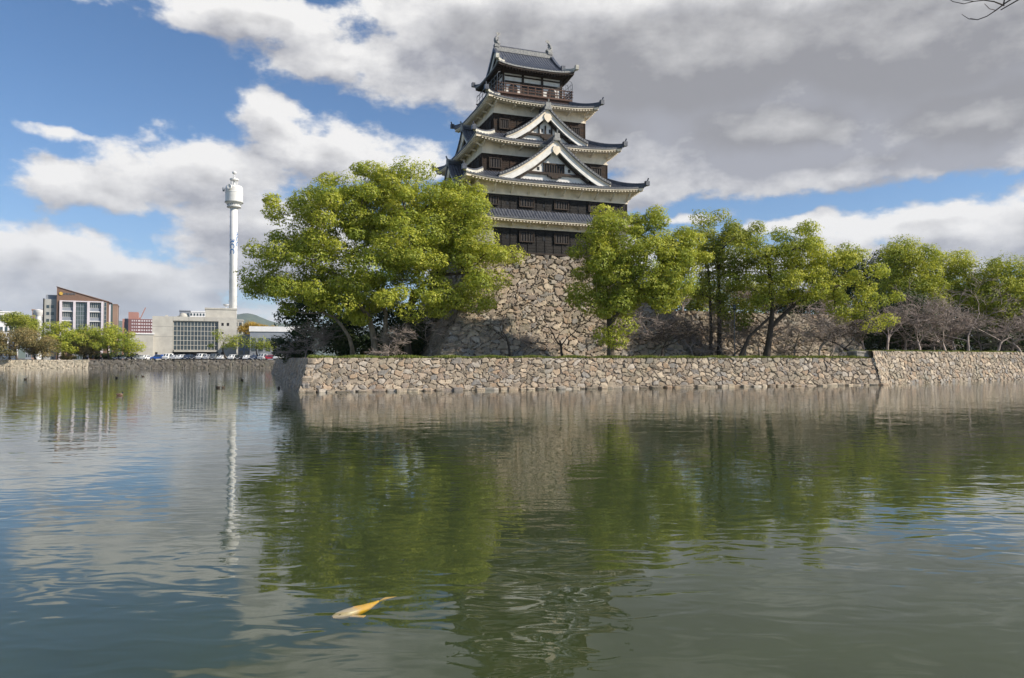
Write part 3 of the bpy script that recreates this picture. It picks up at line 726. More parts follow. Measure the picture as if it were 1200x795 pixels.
# hip-and-gable roof
ZR, ZE, YG, ZG = 39.35, 35.93, 3.1, None
def pf(y): t = y / 4.44; return ZR + (ZE - ZR) * (1.38 * t - .38 * t * t)
ao, bo, xg = 4.73, 4.44, 3.35
tg = MB(); eg = MB(); fg = MB(); rg = MB()
for sd in (0, 2):
    x, rib = ribcols(-ao, ao)
    t0 = np.where(np.abs(x) <= xg + .35, 0, YG + (np.abs(x) - xg) / (ao - xg) * (bo - YG)) / bo; t0 = np.clip(t0, 0, 1)
    t = t0[None] + (1 - t0[None]) * np.linspace(0, 1, 13)[:, None]
    tg.grid(SD(sd, np.broadcast_to(x, t.shape), bo * t, pf(bo * t) + .42 * np.abs(x / ao) ** 3.6 * t ** 3 + rib))
for sd in (1, 3):
    x, rib = ribcols(-bo, bo)
    t0 = np.clip((np.abs(x) - YG) / (bo - YG), 0, 1); t = t0[None] + (1 - t0[None]) * np.linspace(0, 1, 8)[:, None]
    tg.grid(SD(sd, np.broadcast_to(x, t.shape), xg - .3 * 0 + (ao - xg) * t, pf(YG + (bo - YG) * t) + .42 * np.abs(x / bo) ** 3.6 * t ** 2 + rib))
for sd in range(4):
    A, D, Aw, Dw = (ao, bo, A5, B5) if sd % 2 == 0 else (bo, ao, B5, A5)
    x, rib = ribcols(-A, A); ze = ZE + .42 * np.abs(x / A) ** 3.6
    eg.grid(np.stack([SD(sd, x, D, ze + rib), SD(sd, x, D + .01, ze - .12), SD(sd, x, D - .3, ze - .13)]))
    xs = np.linspace(-1, 1, 31); zz = ZE + .42 * np.abs(xs) ** 3.6
    fg.grid(np.stack([SD(sd, xs * (A - .06), D - .06, zz - .12), SD(sd, xs * (A - .06), D - .06, zz - .3), SD(sd, xs * (A - .3), D - .3, zz - .32), SD(sd, xs * Aw, Dw, 35.55 + 0 * xs)]))
    n = int(2 * A / .34)
    for k in range(n + 1):
        xx = -A + .12 + (2 * A - .24) * k / n; zr = ZE + .42 * abs(xx / A) ** 3.6 - .3
        p = [(xx - .06, D - .12, zr - .12), (xx + .06, D - .12, zr - .12), (xx + .06, D - .7, zr - .2), (xx - .06, D - .7, zr - .2)]
        rg.hexa([SD(sd, *q) for q in p] + [SD(sd, q[0], q[1], q[2] + .13) for q in p])
tr = KB(tg, 'top_roof', 'tile'); KB(eg, 'tile_edge', 'tile_end', tr); KB(fg, 'soffit', 'wood_dark', tr); KB(rg, 'rafters', 'wood_dark', tr)
for sx in (-1, 1):
    pg = MB(); yy = np.linspace(-YG, YG, 21)
    pg.grid(np.stack([np.stack([np.full(21, sx * (xg - .1)), yy, np.full(21, pf(YG))], -1), np.stack([np.full(21, sx * (xg - .1)), yy, pf(np.abs(yy)) - .1], -1)])); KB(pg, 'gable_wall', 'gable_white', tr)
    vb = MB(); vm_ = MB()
    for sy in (-1, 1):
        L = [(sx * (xg + .30), sy * y, pf(y) + .12) for y in np.linspace(0, YG + .35, 12)]
        for i in range(11): vb.bar(L[i], L[i + 1], .34, .34); a = Vector(L[i]) - Vector((sx * .06, 0, .42)); b = Vector(L[i + 1]) - Vector((sx * .06, 0, .42)); vm_.bar(a, b, .1, .5)
        e = L[-1]; vb.box(e[0] - .22, e[0] + .22, e[1] - .2, e[1] + .2, e[2] - .1, e[2] + .5)
        t = np.linspace(0, 1, 8); L = np.stack([sx * (xg + .3 + (ao - xg - .15) * t), sy * (YG + .35 + (bo - YG - .2) * t), pf(YG + .35 + (bo - YG - .35) * t) + .42 * t ** 2 + .16], -1)
        hb = MB(); 
        for i in range(7): hb.bar(L[i], L[i + 1], .28, .30)
        e = L[-1]; hb.box(e[0] - .2, e[0] + .2, e[1] - .2, e[1] + .2, e[2] - .1, e[2] + .4); KB(hb, 'hip_ridge', 'ridge_plaster' if sy < 0 else 'tile', tr)
    KB(vb, 'verge_ridge', 'tile', tr); KB(vm_, 'bargeboard', 'gable_white', tr)
g = MB(); g.box(-xg - .35, xg + .35, -.2, .2, ZR - .1, ZR + .42); KB(g, 'main_ridge', 'tile_end', tr)
g = MB(); g.tube([(-xg - .4, 0, ZR + .48), (xg + .4, 0, ZR + .48)], [.16, .16], 8); KB(g, 'ridge_tiles', 'tile', tr)
for sx in (-1, 1):                                            # fish-shaped finials
    g = MB(); x0 = sx * (xg + .05)
    g.box(x0 - .3, x0 + .3, -.27, .27, ZR + .35, ZR + .7)
    t = np.linspace(0, 1, 12); px = x0 + sx * (-.28 + .5 * np.sin(t * 2.1)) ; pz = ZR + .7 + 1.05 * t
    L = np.stack([x0 + sx * (-.30 + .42 * np.sin(t * 3.0)), 0 * t, ZR + .68 + 1.15 * t], -1); rad = .27 * (1 - t) ** .7 + .06
    g.tube(L, rad, 8); e = L[-1]
    for a in (-.9, -.35, .35, .9): g.bar(e, e + np.array([math.sin(a) * .35, .05 * a, .38 * math.cos(a)]), .05, .16)
    for k in (3, 5, 7): p = L[k]; g.bar(p, p + np.array([-sx * .38, 0, .12]), .04, .14)
    for sy in (-1, 1): p = L[3]; g.bar(p, p + np.array([.05, sy * .4, .15]), .12, .05)
    KB(g, 'fish_finial', 'tile_end', tr)

# stone base of the keep
BZ = 3.0
def boff(f): t = 1 - f; return 5.0 * (.75 * t ** 1.6 + .25 * t)
def base_side(sd, step, seed):
    A, D = (A2 + .05, B2 + .05) if sd % 2 == 0 else (B2 + .05, A2 + .05)
    Ls = 2 * (A + 5); hh = 12.2; ns = int(Ls / step); nt = int(hh / step)
    S, Tq = np.meshgrid(np.linspace(-1, 1, ns), np.linspace(0, 1, nt))
    o = boff(Tq); Aeff = A + o
    h, cr = stone_grid((S + 1) * Aeff + 30, Tq * hh + 10, .86, .64, seed, .32)
    edge = np.clip((1 - np.abs(S)) * Aeff / .5, 0, 1)
    V = SD(sd, S * (Aeff + (h - .3) * (1 - edge)), D + o + (h - .30), BZ + (Z0 - BZ) * Tq + 0 * S)
    return V, cr
g = MB(); crs = []
for sd, st in ((0, .105), (3, .14), (1, .2), (2, .4)):
    V, cr = base_side(sd, st, 40 + sd); g.grid(V); crs.append(cr.reshape(-1, 3))
g.add([(-A2, -B2, Z0 - .04), (A2, -B2, Z0 - .04), (A2, B2, Z0 - .04), (-A2, B2, Z0 - .04)], [(0, 1, 2, 3)]); crs.append(np.full((4, 3), .5))
def bxf(v): return kx(v)
base = g.build('stone_base', M['stone_base'], keep, xf=bxf); set_attr(base.data, 'stone', np.vstack(crs)); base['label'] = 'tall sloping base of rough boulders under the black boards'
def qb(sx, sy):
    gq = MB(); cols = []; nst = 17
    for k in range(nst):
        f = (k + .5) / nst; o_ = boff(f); c = np.array([sx * (A2 + o_), sy * (B2 + o_), BZ + (Z0 - BZ) * f]); Lg = 1.55 * (1 + .35 * math.sin(k * 2.3)); c = c - np.array([sx * .14, sy * .14, 0])
        n0 = gq.n
        if k % 2: rock(gq, (c[0] - sx * (Lg / 2 - .12), c[1] - sy * .32, c[2]), Lg, .85, .68, .12 * math.sin(k * 5), 60 + k)
        else: rock(gq, (c[0] - sx * .32, c[1] - sy * (Lg / 2 - .12), c[2]), .85, Lg, .68, .1 * math.cos(k * 3), 60 + k)
        cols.append(np.tile([[.2 + .7 * ((k * .41) % 1), 1, .5]], (gq.n - n0, 1)))
    o = gq.build('corner_stones', M['stone_base'], base, xf=bxf); set_attr(o.data, 'stone', np.vstack(cols)); o['label'] = 'long squared corner stones'
qb(-1, -1); qb(1, -1)
# lower stone wall running on to the right of the base
rw0 = np.array([13.9, 85.0]); rw1 = np.array([44.2, 95.9])
tag(stone_wall('terrace_wall', rw0, rw1, 8.6, 2.9, 2.3, .86, .64, .13, 51, .3, M['stone_base'], curve=True, flare=(0, 1.9)), 'low boulder wall half hidden by bare twigs right of the keep base', 'stone wall')
q1 = rw1; q2 = q1 + np.array([-math.sin(R(19.8)), math.cos(R(19.8))]) * 26
tag(stone_wall('terrace_wall', q1, q2, 8.6, 2.9, 2.3, .86, .64, .2, 52, .3, M['stone_base'], curve=True, flare=(1.9, 0)), 'return of the low boulder wall facing the cherry trees', 'stone wall')
sheet('upper_ground', [tuple(rw0 + [0, .9]), tuple(q1 + [-.4, .8]), tuple(q2), (0, 130)], 8.55, M['earth'])

# ------------------------------------------------------------------ trees
def leaf_mesh(centres, radii, per, size, seed, squash=.72, hollow=.55, aspect=.5):
    r = np.random.default_rng(seed); C = np.repeat(centres, per, 0); Rr = np.repeat(radii, per); n = len(C)
    d = r.normal(size=(n, 3)); d /= np.linalg.norm(d, axis=1, keepdims=True)
    lump = 1 + .22 * np.sin(d[:, 0] * 5 + C[:, 0] * 3) * np.sin(d[:, 1] * 5 + C[:, 2] * 2) + .12 * np.sin(d[:, 2] * 9 + C[:, 1])
    rad = Rr * (hollow + (1.02 - hollow) * r.random(n) ** .55) * lump
    pos = C + d * rad[:, None] * [1, 1, squash]
    nrm = d * 1.3 + r.normal(size=(n, 3)) * .5 + [.2, -.1, .45]; nrm /= np.linalg.norm(nrm, axis=1, keepdims=True)
    a = np.cross(nrm, r.normal(size=(n, 3))); a /= np.linalg.norm(a, axis=1, keepdims=True); b = np.cross(nrm, a)
    s = size * r.uniform(.6, 1.35, n)[:, None]
    v = np.stack([pos - a * s * .5, pos + b * s * aspect * .5 - nrm * s * .06, pos + a * s * .5, pos - b * s * aspect * .5 - nrm * s * .06], 1)
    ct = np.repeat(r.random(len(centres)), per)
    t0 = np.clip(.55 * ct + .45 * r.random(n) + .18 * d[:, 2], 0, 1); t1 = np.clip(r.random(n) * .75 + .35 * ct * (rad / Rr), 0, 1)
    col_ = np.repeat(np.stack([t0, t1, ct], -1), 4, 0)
    g = MB(); g.add(v.reshape(-1, 3), np.arange(n * 4).reshape(-1, 4)); return g, col_

def poisson(env, minr, n, seed, shell=.35):
    """clump centres inside a union of ellipsoids (centre, radii)"""
    r = np.random.default_rng(seed); pts = []; env = [(np.array(c, float), np.array(q, float)) for c, q in env]
    wts = np.array([np.prod(q) ** .67 for _, q in env]); wts /= wts.sum(); tries = 0
    while len(pts) < n and tries < n * 60:
        tries += 1; c, q = env[r.choice(len(env), p=wts)]
        d = r.normal(size=3); d /= np.linalg.norm(d); rad = (shell + (1 - shell) * r.random()) ** .6
        p = c + d * q * rad
        if pts and np.min(np.linalg.norm((np.array(pts) - p) * [1, 1, 1.25], axis=1)) < minr * r.uniform(.75, 1.2): continue
        pts.append(p)
    return np.array(pts)

def branches(mb, trunks, targets, seed, tip=.035, power=2.35, rmax=None, sag=.12):
    """join every clump to the nearest limb; pipe-model radii"""
    r = np.random.default_rng(seed); N = []; par = []; 
    for tr in trunks:
        last = -1
        for i, p in enumerate(tr[0]): N.append(np.array(p, float)); par.append(last); last = len(N) - 1
    nt = len(N); tops = [len(t[0]) for t in trunks]
    start = np.array([i for i in range(nt)]); ok = np.ones(nt, bool); k = 0
    for tr in trunks: ok[k:k + max(1, int(len(tr[0]) * tr[2]))] = False; k += len(tr[0])
    valid = list(ok); L = [0.0] * nt
    root = np.mean([t[0][-1] for t in trunks], axis=0)
    for c in sorted(targets, key=lambda p: np.linalg.norm(p - root)):
        A = np.array(N); V = np.array(valid); d = np.linalg.norm((A - c), axis=1) + .22 * np.array(L) + np.where(A[:, 2] > c[2] + .3, (A[:, 2] - c[2]) * 1.1, 0)
        d[~V] = 1e9; j = int(np.argmin(d)); p0 = N[j]; dist = np.linalg.norm(c - p0); m = max(2, int(dist / .9))
        side = r.normal(size=3) * .10 * dist
        for q in range(1, m + 1):
            t = q / m; p = p0 + (c - p0) * t + side * math.sin(math.pi * t) + np.array([0, 0, -sag * dist * math.sin(math.pi * t) * .6]) + r.normal(size=3) * .06 * (q < m)
            N.append(p); par.append(j if q == 1 else len(N) - 2); valid.append(True); L.append(L[j] + dist * t)
    w = np.zeros(len(N)); ch = [[] for _ in N]
    for i, p in enumerate(par):
        if p >= 0: ch[p].append(i)
    for i in range(len(N) - 1, -1, -1):
        w[i] = tip ** power if not ch[i] else sum(w[c] for c in ch[i]) + tip ** power * .15
    rad = w ** (1 / power)
    k = 0
    for tr in trunks:                                          # trunk radii as given
        n = len(tr[0]); rr_ = tr[1]
        rad[k:k + n] = np.interp(np.arange(n) / (n - 1), [0, .15, 1], [rr_ * 1.35, rr_, max(rad[k + n - 1], rr_ * .6)]); k += n
    if rmax: rad = np.minimum(rad, rmax) 
    seen = set()
    for i in range(len(N)):                                     # chains
        if i in seen or (par[i] >= 0 and par[i] >= 0 and ch[par[i]][0] == i and par[i] >= 0 and i not in ()): 
            if par[i] >= 0: continue
        chain = [] if par[i] < 0 else [par[i]]; j = i
        while True:
            chain.append(j); seen.add(j)
            if not ch[j]: break
            j = ch[j][0]
        if len(chain) > 1:
            rs = rad[chain].copy(); 
            if par[i] >= 0: rs[0] = min(rs[0], rs[1] * 1.15)
            mb.tube(np.array([N[c] for c in chain]), rs, 7 if rs.max() > .12 else 4, cap=False)

def trunk_line(base, top, bend=.4, n=6, seed=0):
    r = np.random.default_rng(seed); b = np.array(base, float); t = np.array(top, float); s = r.normal(size=3) * bend * [1, 1, .1]
    return [b + (t - b) * u + s * math.sin(math.pi * u) for u in np.linspace(0, 1, n)]

def tree(name, label, cat, base, trunks, env, n, clump, per, leaf, mleaf='leaf', mbark='bark', seed=1, shell=.35, group=None, squash=.72, hollow=.62, rvar=.3, tip=.035):
    """trunks: list of (points, radius, bare fraction); env: world ellipsoids of the crown"""
    r = np.random.default_rng(seed)
    C = poisson(env, clump * .84, n, seed, shell); base = np.array(base, float)
    root = empty(name, tuple(base)); tag(root, label, cat, group)
    mb = MB(); branches(mb, trunks, C, seed + 1, tip)
    mb.build('trunk', M[mbark], root, smooth=True, xf=lambda v: v - base)
    rad = clump * r.uniform(1 - rvar, 1 + rvar, len(C))
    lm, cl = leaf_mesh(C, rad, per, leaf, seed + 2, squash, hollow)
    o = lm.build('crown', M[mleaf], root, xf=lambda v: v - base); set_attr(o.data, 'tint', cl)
    return root
def pe(px, py, D, rx, ry, rd=None):                            # crown ellipsoid from its bearing, distance and apparent size
    k = D / 850; return (at(px, py, D), (rx * k, (rd if rd is not None else rx * .8) * k, ry * k))
def gp(px, D, z=2.93): return np.array([(px - 600) / 850 * D, D, z])

G_TREES = 'camphor trees along the stone walls'
# the broad crown at the left corner: two camphors
D = 77
b = gp(440, D)
tree('camphor_tree', 'wide dense green camphor at the left corner, crown reaching out over the moat', 'tree', b,
     [(trunk_line(b, at(432, 372, D), .3, 6, 1) + [at(405, 335, D)], .38, .55), (trunk_line(b + [.9, .6, 0], at(452, 368, D + 1), .2, 5, 2) + [at(440, 330, D + 1)], .30, .6), (trunk_line(b + [-2.6, .8, 0], at(392, 372, D), .4, 5, 3), .24, .5)],
     [pe(392, 262, D, 62, 58), pe(350, 315, D - 1, 58, 46), pe(430, 235, D + 1, 55, 42), pe(395, 345, D, 72, 34), pe(335, 240, D, 22, 20), pe(312, 335, D, 24, 20), pe(372, 222, D + 1, 34, 22), pe(440, 320, D - 3, 45, 50)],
     150, 1.42, 760, .24, mbark='bark_sunlit', seed=11, shell=.25, group=G_TREES)
D = 78
b = gp(479, D)
tree('camphor_tree', 'sunlit yellow green camphor left of the keep, dark forked limbs reaching right', 'tree', b,
     [(trunk_line(b, at(478, 372, D), .15, 6, 5) + [at(484, 340, D)], .42, .7), ([at(480, 362, D), at(497, 332, D - .5), at(520, 322, D - 1), at(548, 320, D - 1.5)], .24, .3)],
     [pe(480, 235, D, 62, 42), pe(530, 262, D, 48, 42), pe(505, 300, D - 2, 60, 40), pe(565, 296, D - 2, 34, 17), pe(545, 235, D + 1, 26, 25), pe(470, 290, D - 3, 50, 45), pe(500, 358, D - 2, 44, 16), pe(555, 352, D - 2, 26, 9), pe(594, 297, D - 2, 13, 8), pe(572, 262, D - 1, 18, 20), pe(560, 330, D - 3, 26, 12), pe(515, 340, D - 3, 36, 16)],
     140, 1.36, 720, .235, seed=12, shell=.25, group=G_TREES)
D = 97
b = gp(400, D)
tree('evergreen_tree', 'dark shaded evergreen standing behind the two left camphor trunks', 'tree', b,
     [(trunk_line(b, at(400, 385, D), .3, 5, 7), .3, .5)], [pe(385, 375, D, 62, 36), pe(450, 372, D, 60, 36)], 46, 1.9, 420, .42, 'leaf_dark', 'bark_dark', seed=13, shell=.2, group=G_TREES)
for k, (px, rx, ry, lab) in enumerate([(505, 34, 34, 'dark evergreen shrub in the shade beside the left foot of the stone base'), (345, 30, 17, 'low dark shrub at the far left end of the island bank'), (425, 44, 18, 'dark undergrowth shrub between the leaning camphor trunks'), (470, 30, 14, 'small dark shrub at the foot of the pale bare bush')]):
    D = [86, 96, 84, 83][k]; b = gp(px, D)
    tree('shrub', lab, 'shrub', b, [([b, b + [0, 0, 1]], .08, .1)], [(b + [0, 0, ry * D / 850 * .8], (rx * D / 850, 2.2, ry * D / 850))], 24, .95, 330, .26, 'leaf_dark', 'bark_dark', seed=30 + k, shell=.1)

# middle and right camphors
D = 72.4; b = gp(716, D, 2.95)
tree('camphor_tree', 'camphor directly right of the keep base, thick round green crown over a short dark trunk', 'tree', b,
     [(trunk_line(b, at(712, 352, D), .25, 6, 21), .33, .6), ([at(715, 380, D), at(735, 350, D), at(768, 325, D), at(790, 300, D)], .2, .3)],
     [pe(712, 270, D, 30, 24), pe(710, 310, D, 40, 34), pe(762, 262, D + 1, 20, 20), pe(762, 308, D, 48, 42), pe(798, 300, D, 34, 32), pe(725, 352, D, 32, 30), pe(685, 350, D, 18, 14), pe(790, 338, D, 32, 18), pe(722, 388, D - 1, 16, 12), pe(760, 350, D, 28, 18)],
     125, 1.15, 640, .225, seed=14, shell=.2, group=G_TREES)
D = 84; b = gp(843, D, 2.95)
tree('camphor_tree', 'tall slender camphor with two straight dark trunks behind the lamp post', 'tree', b,
     [(trunk_line(b, at(842, 310, D), .1, 8, 23), .27, .75), (trunk_line(gp(833, D, 2.95), at(830, 315, D), .1, 8, 24), .2, .75)],
     [pe(838, 268, D, 38, 26), pe(818, 302, D, 28, 34), pe(858, 302, D, 38, 34), pe(862, 362, D, 24, 32), pe(868, 272, D, 22, 18), pe(835, 345, D, 22, 24), pe(850, 390, D, 16, 14)], 74, 1.1, 440, .235, 'leaf_mid', 'bark_dark', seed=15, shell=.2, group=G_TREES)
D = 81; b = gp(898, D, 2.95)
tree('camphor_tree', 'wide open camphor whose long dark limbs spread right above the wall', 'tree', b,
     [(trunk_line(b, at(905, 365, D), .2, 6, 25) + [at(903, 330, D), at(900, 300, D)], .36, .5), ([at(902, 385, D), at(930, 358, D), at(965, 340, D), at(1000, 330, D)], .2, .2), ([at(868, 418, D), at(878, 395, D), at(902, 372, D)], .22, .9)],
     [pe(908, 288, D, 46, 26), pe(955, 300, D, 56, 30), pe(990, 320, D, 42, 28), pe(1024, 346, D, 28, 15), pe(882, 322, D, 32, 30), pe(932, 275, D, 20, 14), pe(1008, 372, D, 34, 14), pe(940, 330, D, 60, 24), pe(975, 355, D, 40, 18), pe(895, 350, D, 26, 22)],
     118, 1.08, 420, .23, 'leaf', 'bark_dark', seed=16, shell=.2, group=G_TREES)
bk = [  # trees on the terrace behind, right
    (1030, 122, [(1030, 325, 30, 30), (1010, 345, 26, 26)], 'leaf_dark', 'dark evergreen tree behind the right end of the wide open camphor', 36),
    (992, 128, [(985, 330, 36, 30)], 'leaf_dark', 'dark evergreen crown seen behind the tip of the wide open camphor', 30),
    (1068, 108, [(1065, 305, 30, 20), (1070, 330, 40, 20), (1090, 350, 30, 14)], 'leaf', 'tallest camphor on the right terrace behind the bare cherry trees', 60),
    (1115, 110, [(1112, 315, 30, 20), (1125, 335, 30, 18)], 'leaf', 'airy camphor between its two neighbours on the right terrace, sky showing through', 34),
    (1172, 106, [(1180, 328, 30, 24), (1165, 350, 34, 26), (1190, 370, 20, 20)], 'leaf', 'camphor at the right edge above the bare cherry trees', 44),
    (1235, 106, [(1235, 330, 40, 40)], 'leaf', 'camphor just beyond the right edge of the picture', 34),
    (1062, 100, [(1060, 372, 22, 26)], 'leaf_dark', 'small dark evergreen below the tallest right camphor', 26),
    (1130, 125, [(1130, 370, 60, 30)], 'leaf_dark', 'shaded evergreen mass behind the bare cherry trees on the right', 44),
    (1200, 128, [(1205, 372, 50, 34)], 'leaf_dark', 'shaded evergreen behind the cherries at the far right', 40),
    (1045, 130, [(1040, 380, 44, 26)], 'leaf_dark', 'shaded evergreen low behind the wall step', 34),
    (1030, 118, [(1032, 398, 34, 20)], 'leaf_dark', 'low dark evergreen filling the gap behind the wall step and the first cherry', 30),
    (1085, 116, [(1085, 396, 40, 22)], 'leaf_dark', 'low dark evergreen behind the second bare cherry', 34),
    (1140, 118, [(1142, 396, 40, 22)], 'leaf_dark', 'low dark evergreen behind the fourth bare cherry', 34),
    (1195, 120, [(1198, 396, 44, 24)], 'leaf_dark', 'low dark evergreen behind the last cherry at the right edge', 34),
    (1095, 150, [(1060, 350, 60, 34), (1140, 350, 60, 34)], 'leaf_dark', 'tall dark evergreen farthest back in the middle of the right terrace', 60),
    (1215, 150, [(1210, 350, 60, 34)], 'leaf_dark', 'tall dark evergreen farthest back at the right edge', 40)]
for k, (px, D, en, ml, lab, n) in enumerate(bk):
    b = gp(px, D, 3.7); top = at(en[0][0], en[0][1] + 15, D)
    tree('camphor_tree' if ml == 'leaf' else 'evergreen_tree', lab, 'tree', b, [(trunk_line(b, top, .4, 7, 50 + k), .26, .45)], [pe(x, y, D, rx, ry, 22) for x, y, rx, ry in en], n, 1.6 if ml == 'leaf' else 2.1, 480 if ml == 'leaf' else 340, .29 if ml == 'leaf' else .36, ml, 'bark_dark', seed=70 + k, shell=.2, group='trees on the right terrace')

# bare cherry trees
def bare_mesh(seed, height, spread, levels=5, r0=.16, lean=0.0, twigr=.016, nb=3, fork=3):
    r = np.random.default_rng(seed); mb = MB()
    def grow(p, d, L, rad, lv):
        n = 4 if lv > 1 else 3; pts = [p]; dd = d.copy()
        for i in range(n):
            dd = dd + r.normal(size=3) * (.19 if lv < 3 else .11) + np.array([0, 0, .04 if lv < 3 else .0]); dd /= np.linalg.norm(dd); pts.append(pts[-1] + dd * L / n)
        r1 = max(rad * .62, twigr * .6)
        mb.tube(pts, np.linspace(rad, r1, n + 1), 6 if lv == 0 else (4 if lv < 3 else 3), cap=False)
        if lv >= levels: return
        k = fork if lv == 0 else (nb + (lv == 2) if lv < 4 else 2 + int(r.random() < .45))
        for i in range(k):
            t = 1.0 if i == 0 and lv > 0 else r.uniform(.35, 1.0) if lv > 0 else r.uniform(.75, 1.0)
            q = pts[int(round(t * n))]; a = r.uniform(0, 2 * math.pi); s = r.uniform(.35, 1.0) * spread
            side = np.array([math.cos(a), math.sin(a), r.uniform(-.25, .35)]); nd = dd * (1 - .35 * s) + side * s; nd /= np.linalg.norm(nd)
            grow(q, nd, (L if lv else height * .40) * r.uniform(.58, .82), max(r1 * (.95 if i == 0 else .7), twigr), lv + 1)
    grow(np.zeros(3), np.array([lean, 0, 1.]) / math.hypot(1, lean), height * .19, r0 * .62, 0)
    return mb
protos = []
for k, (h, sp_, lv, lean, r0, nb, fk) in enumerate([(4.6, 1.15, 6, .25, .15, 3, 3), (4.2, 1.2, 6, -.35, .13, 3, 4), (5.2, .8, 5, .1, .13, 2, 2), (4.8, 1.2, 6, .35, .17, 3, 3), (3.2, 1.3, 6, .0, .09, 3, 5), (5.4, 1.0, 6, -.2, .14, 3, 2), (4.0, 1.3, 6, .5, .14, 3, 3), (4.9, .9, 6, .0, .13, 3, 4)]):
    mb = bare_mesh(100 + k, h, sp_, lv, r0, lean, .010 if lv == 6 else .013, nb, fk)
    protos.append(mb.mesh('bare_branches'))
G_CH = 'bare cherry trees'
spots = [ # px, D, z, proto, scale, rot, dark, label
    (358, 80, 2.93, 4, 1.35, .3, 0, 'pale leafless bush spreading at the left corner of the island'),
    (455, 74, 2.93, 4, 1.15, 1.3, 0, 'pale leafless bush in front of the dark camphor trunks'),
    (527, 76, 2.93, 1, .85, 2.0, 0, 'bare cherry leaning at the left foot of the keep base'),
    (597, 75, 2.93, 2, 1.05, .4, 1, 'dark Y-shaped bare cherry in front of the middle of the keep base'),
    (660, 76, 2.93, 2, 1.15, 2.6, 1, 'dark forked bare cherry in front of the keep base, left of the round camphor'),
    (775, 79, 2.95, 1, 1.1, .9, 1, 'low twisting bare cherry right of the round camphor'),
    (735, 82, 2.95, 0, .95, 4.1, 0, 'bare cherry behind the trunk of the round camphor'),
    (812, 84, 2.95, 4, 1.5, 2.2, 0, 'bushy grey bare cherry left of the two straight trunks'),
    (872, 84, 2.95, 1, 1.1, 3.3, 0, 'bare cherry behind the lamp post'),
    (930, 84, 2.95, 4, 1.55, 4.4, 0, 'bushy bare cherry below the spreading limbs of the open camphor'),
    (960, 82, 2.95, 0, .9, 5.4, 0, 'small bare cherry right of the open camphor trunk'),
    (1000, 81, 2.95, 1, 1.15, 1.9, 1, 'dark bare cherry at the end of the low wall beside the brown step'),
    (1040, 92, 3.72, 0, 1.1, .7, 0, 'first bare cherry after the wall step'),
    (1078, 94, 3.72, 3, 1.15, 2.5, 0, 'second bare cherry after the wall step, tangled mauve twigs'),
    (1108, 95, 3.72, 1, 1.3, 3.9, 0, 'third bare cherry after the wall step, low and wide'),
    (1135, 97, 3.72, 0, 1.25, 5.1, 0, 'fourth bare cherry after the wall step'),
    (1168, 100, 3.72, 3, 1.05, .2, 0, 'fifth bare cherry after the wall step, leaning right'),
    (1196, 103, 3.72, 1, 1.35, 1.6, 0, 'last bare cherry at the right edge of the picture'),
    (1225, 105, 3.72, 0, 1.2, 2.9, 0, 'bare cherry just outside the right edge'),
    (1095, 104, 3.72, 4, 2.0, .8, 0, 'rear bare cherry between the second and third of the front row'),
    (1150, 108, 3.72, 4, 2.0, 2.8, 0, 'rear bare cherry between the fourth and fifth of the front row'),
    (950, 97, 8.5, 4, 1.6, 1.8, 0, 'bare shrub growing on top of the low boulder wall'),
    (860, 92, 8.5, 4, 1.3, 4.8, 0, 'bare shrub on top of the low boulder wall behind the two straight trunks')]
pd = [m.copy() for m in protos]
for m in protos: m.materials.append(M['twig'])
for m in pd: m.materials.append(M['bark_dark'])
for i_, (px, D, z, k, s, rz, dark, lab) in enumerate(spots):
    if k in (0, 1, 3) and i_ % 2: k = {0: 5, 1: 6, 3: 7}[k]
    o = bpy.data.objects.new('bare_cherry_tree' if s < 1.3 or k != 4 else 'bare_bush', (pd if dark else protos)[k]); col.objects.link(o)
    o.location = gp(px, D, z - .05); s *= 1.75 if not (k == 4) else 1.35; o.scale = (s, s, s); o.rotation_euler = (0, 0, rz); tag(o, lab, 'tree', G_CH)

# overhanging bare branch belongs to a cherry on the near bank, right of the camera
mb = MB(); r = np.random.default_rng(9); TB = np.array([6.2, -2.2, 1.35])
lim = [TB, (6.0, -1.8, 3.2), (5.6, -.6, 4.4), (5.1, 1.2, 5.2), (4.7, 3.0, 5.70), (4.2, 4.3, 5.73), (3.88, 5.0, 5.60), (3.65, 5.35, 5.50)]
mb.tube(lim, [.2, .16, .11, .06, .028, .014, .008, .004], 8)
mb.tube([(6.0, -1.8, 3.2), (7.4, -1.6, 5.0), (8.6, -1.2, 6.6), (9.4, -1.0, 8)], [.13, .10, .06, .02], 6); mb.tube([(5.6, -.6, 4.4), (5.2, -2.2, 6.2), (4.6, -3.4, 7.6)], [.08, .05, .02], 6)
for k in range(16):
    t = r.uniform(4.2, 7.0); i = int(t); p = np.array(lim[i], float) * (1 - t + i) + np.array(lim[i + 1 if i < 7 else 7], float) * (t - i) if i < 7 else np.array(lim[7], float)
    d = r.normal(size=3) * [1, .6, .35] + [-.2, .3, .05]; d /= np.linalg.norm(d); L = r.uniform(.14, .34); q = [p + d * L * u + np.array([0, 0, .04 * math.sin(u * 3 + k)]) for u in np.linspace(0, 1, 5)]
    mb.tube(q, np.linspace(.006, .0025, 5), 4)
    for j in range(3): e = q[2 + j % 3]; d2 = d + r.normal(size=3) * .5; d2 /= np.linalg.norm(d2); mb.tube([e, e + d2 * L * .25, e + d2 * L * .45 + [0, 0, .03]], [.0035, .003, .002], 3)
tag(mb.build('bare_cherry_tree', M['bark_dark'], xf=lambda v: v - TB, loc=TB), 'leafless overhanging twigs entering at the top right corner', 'tree')

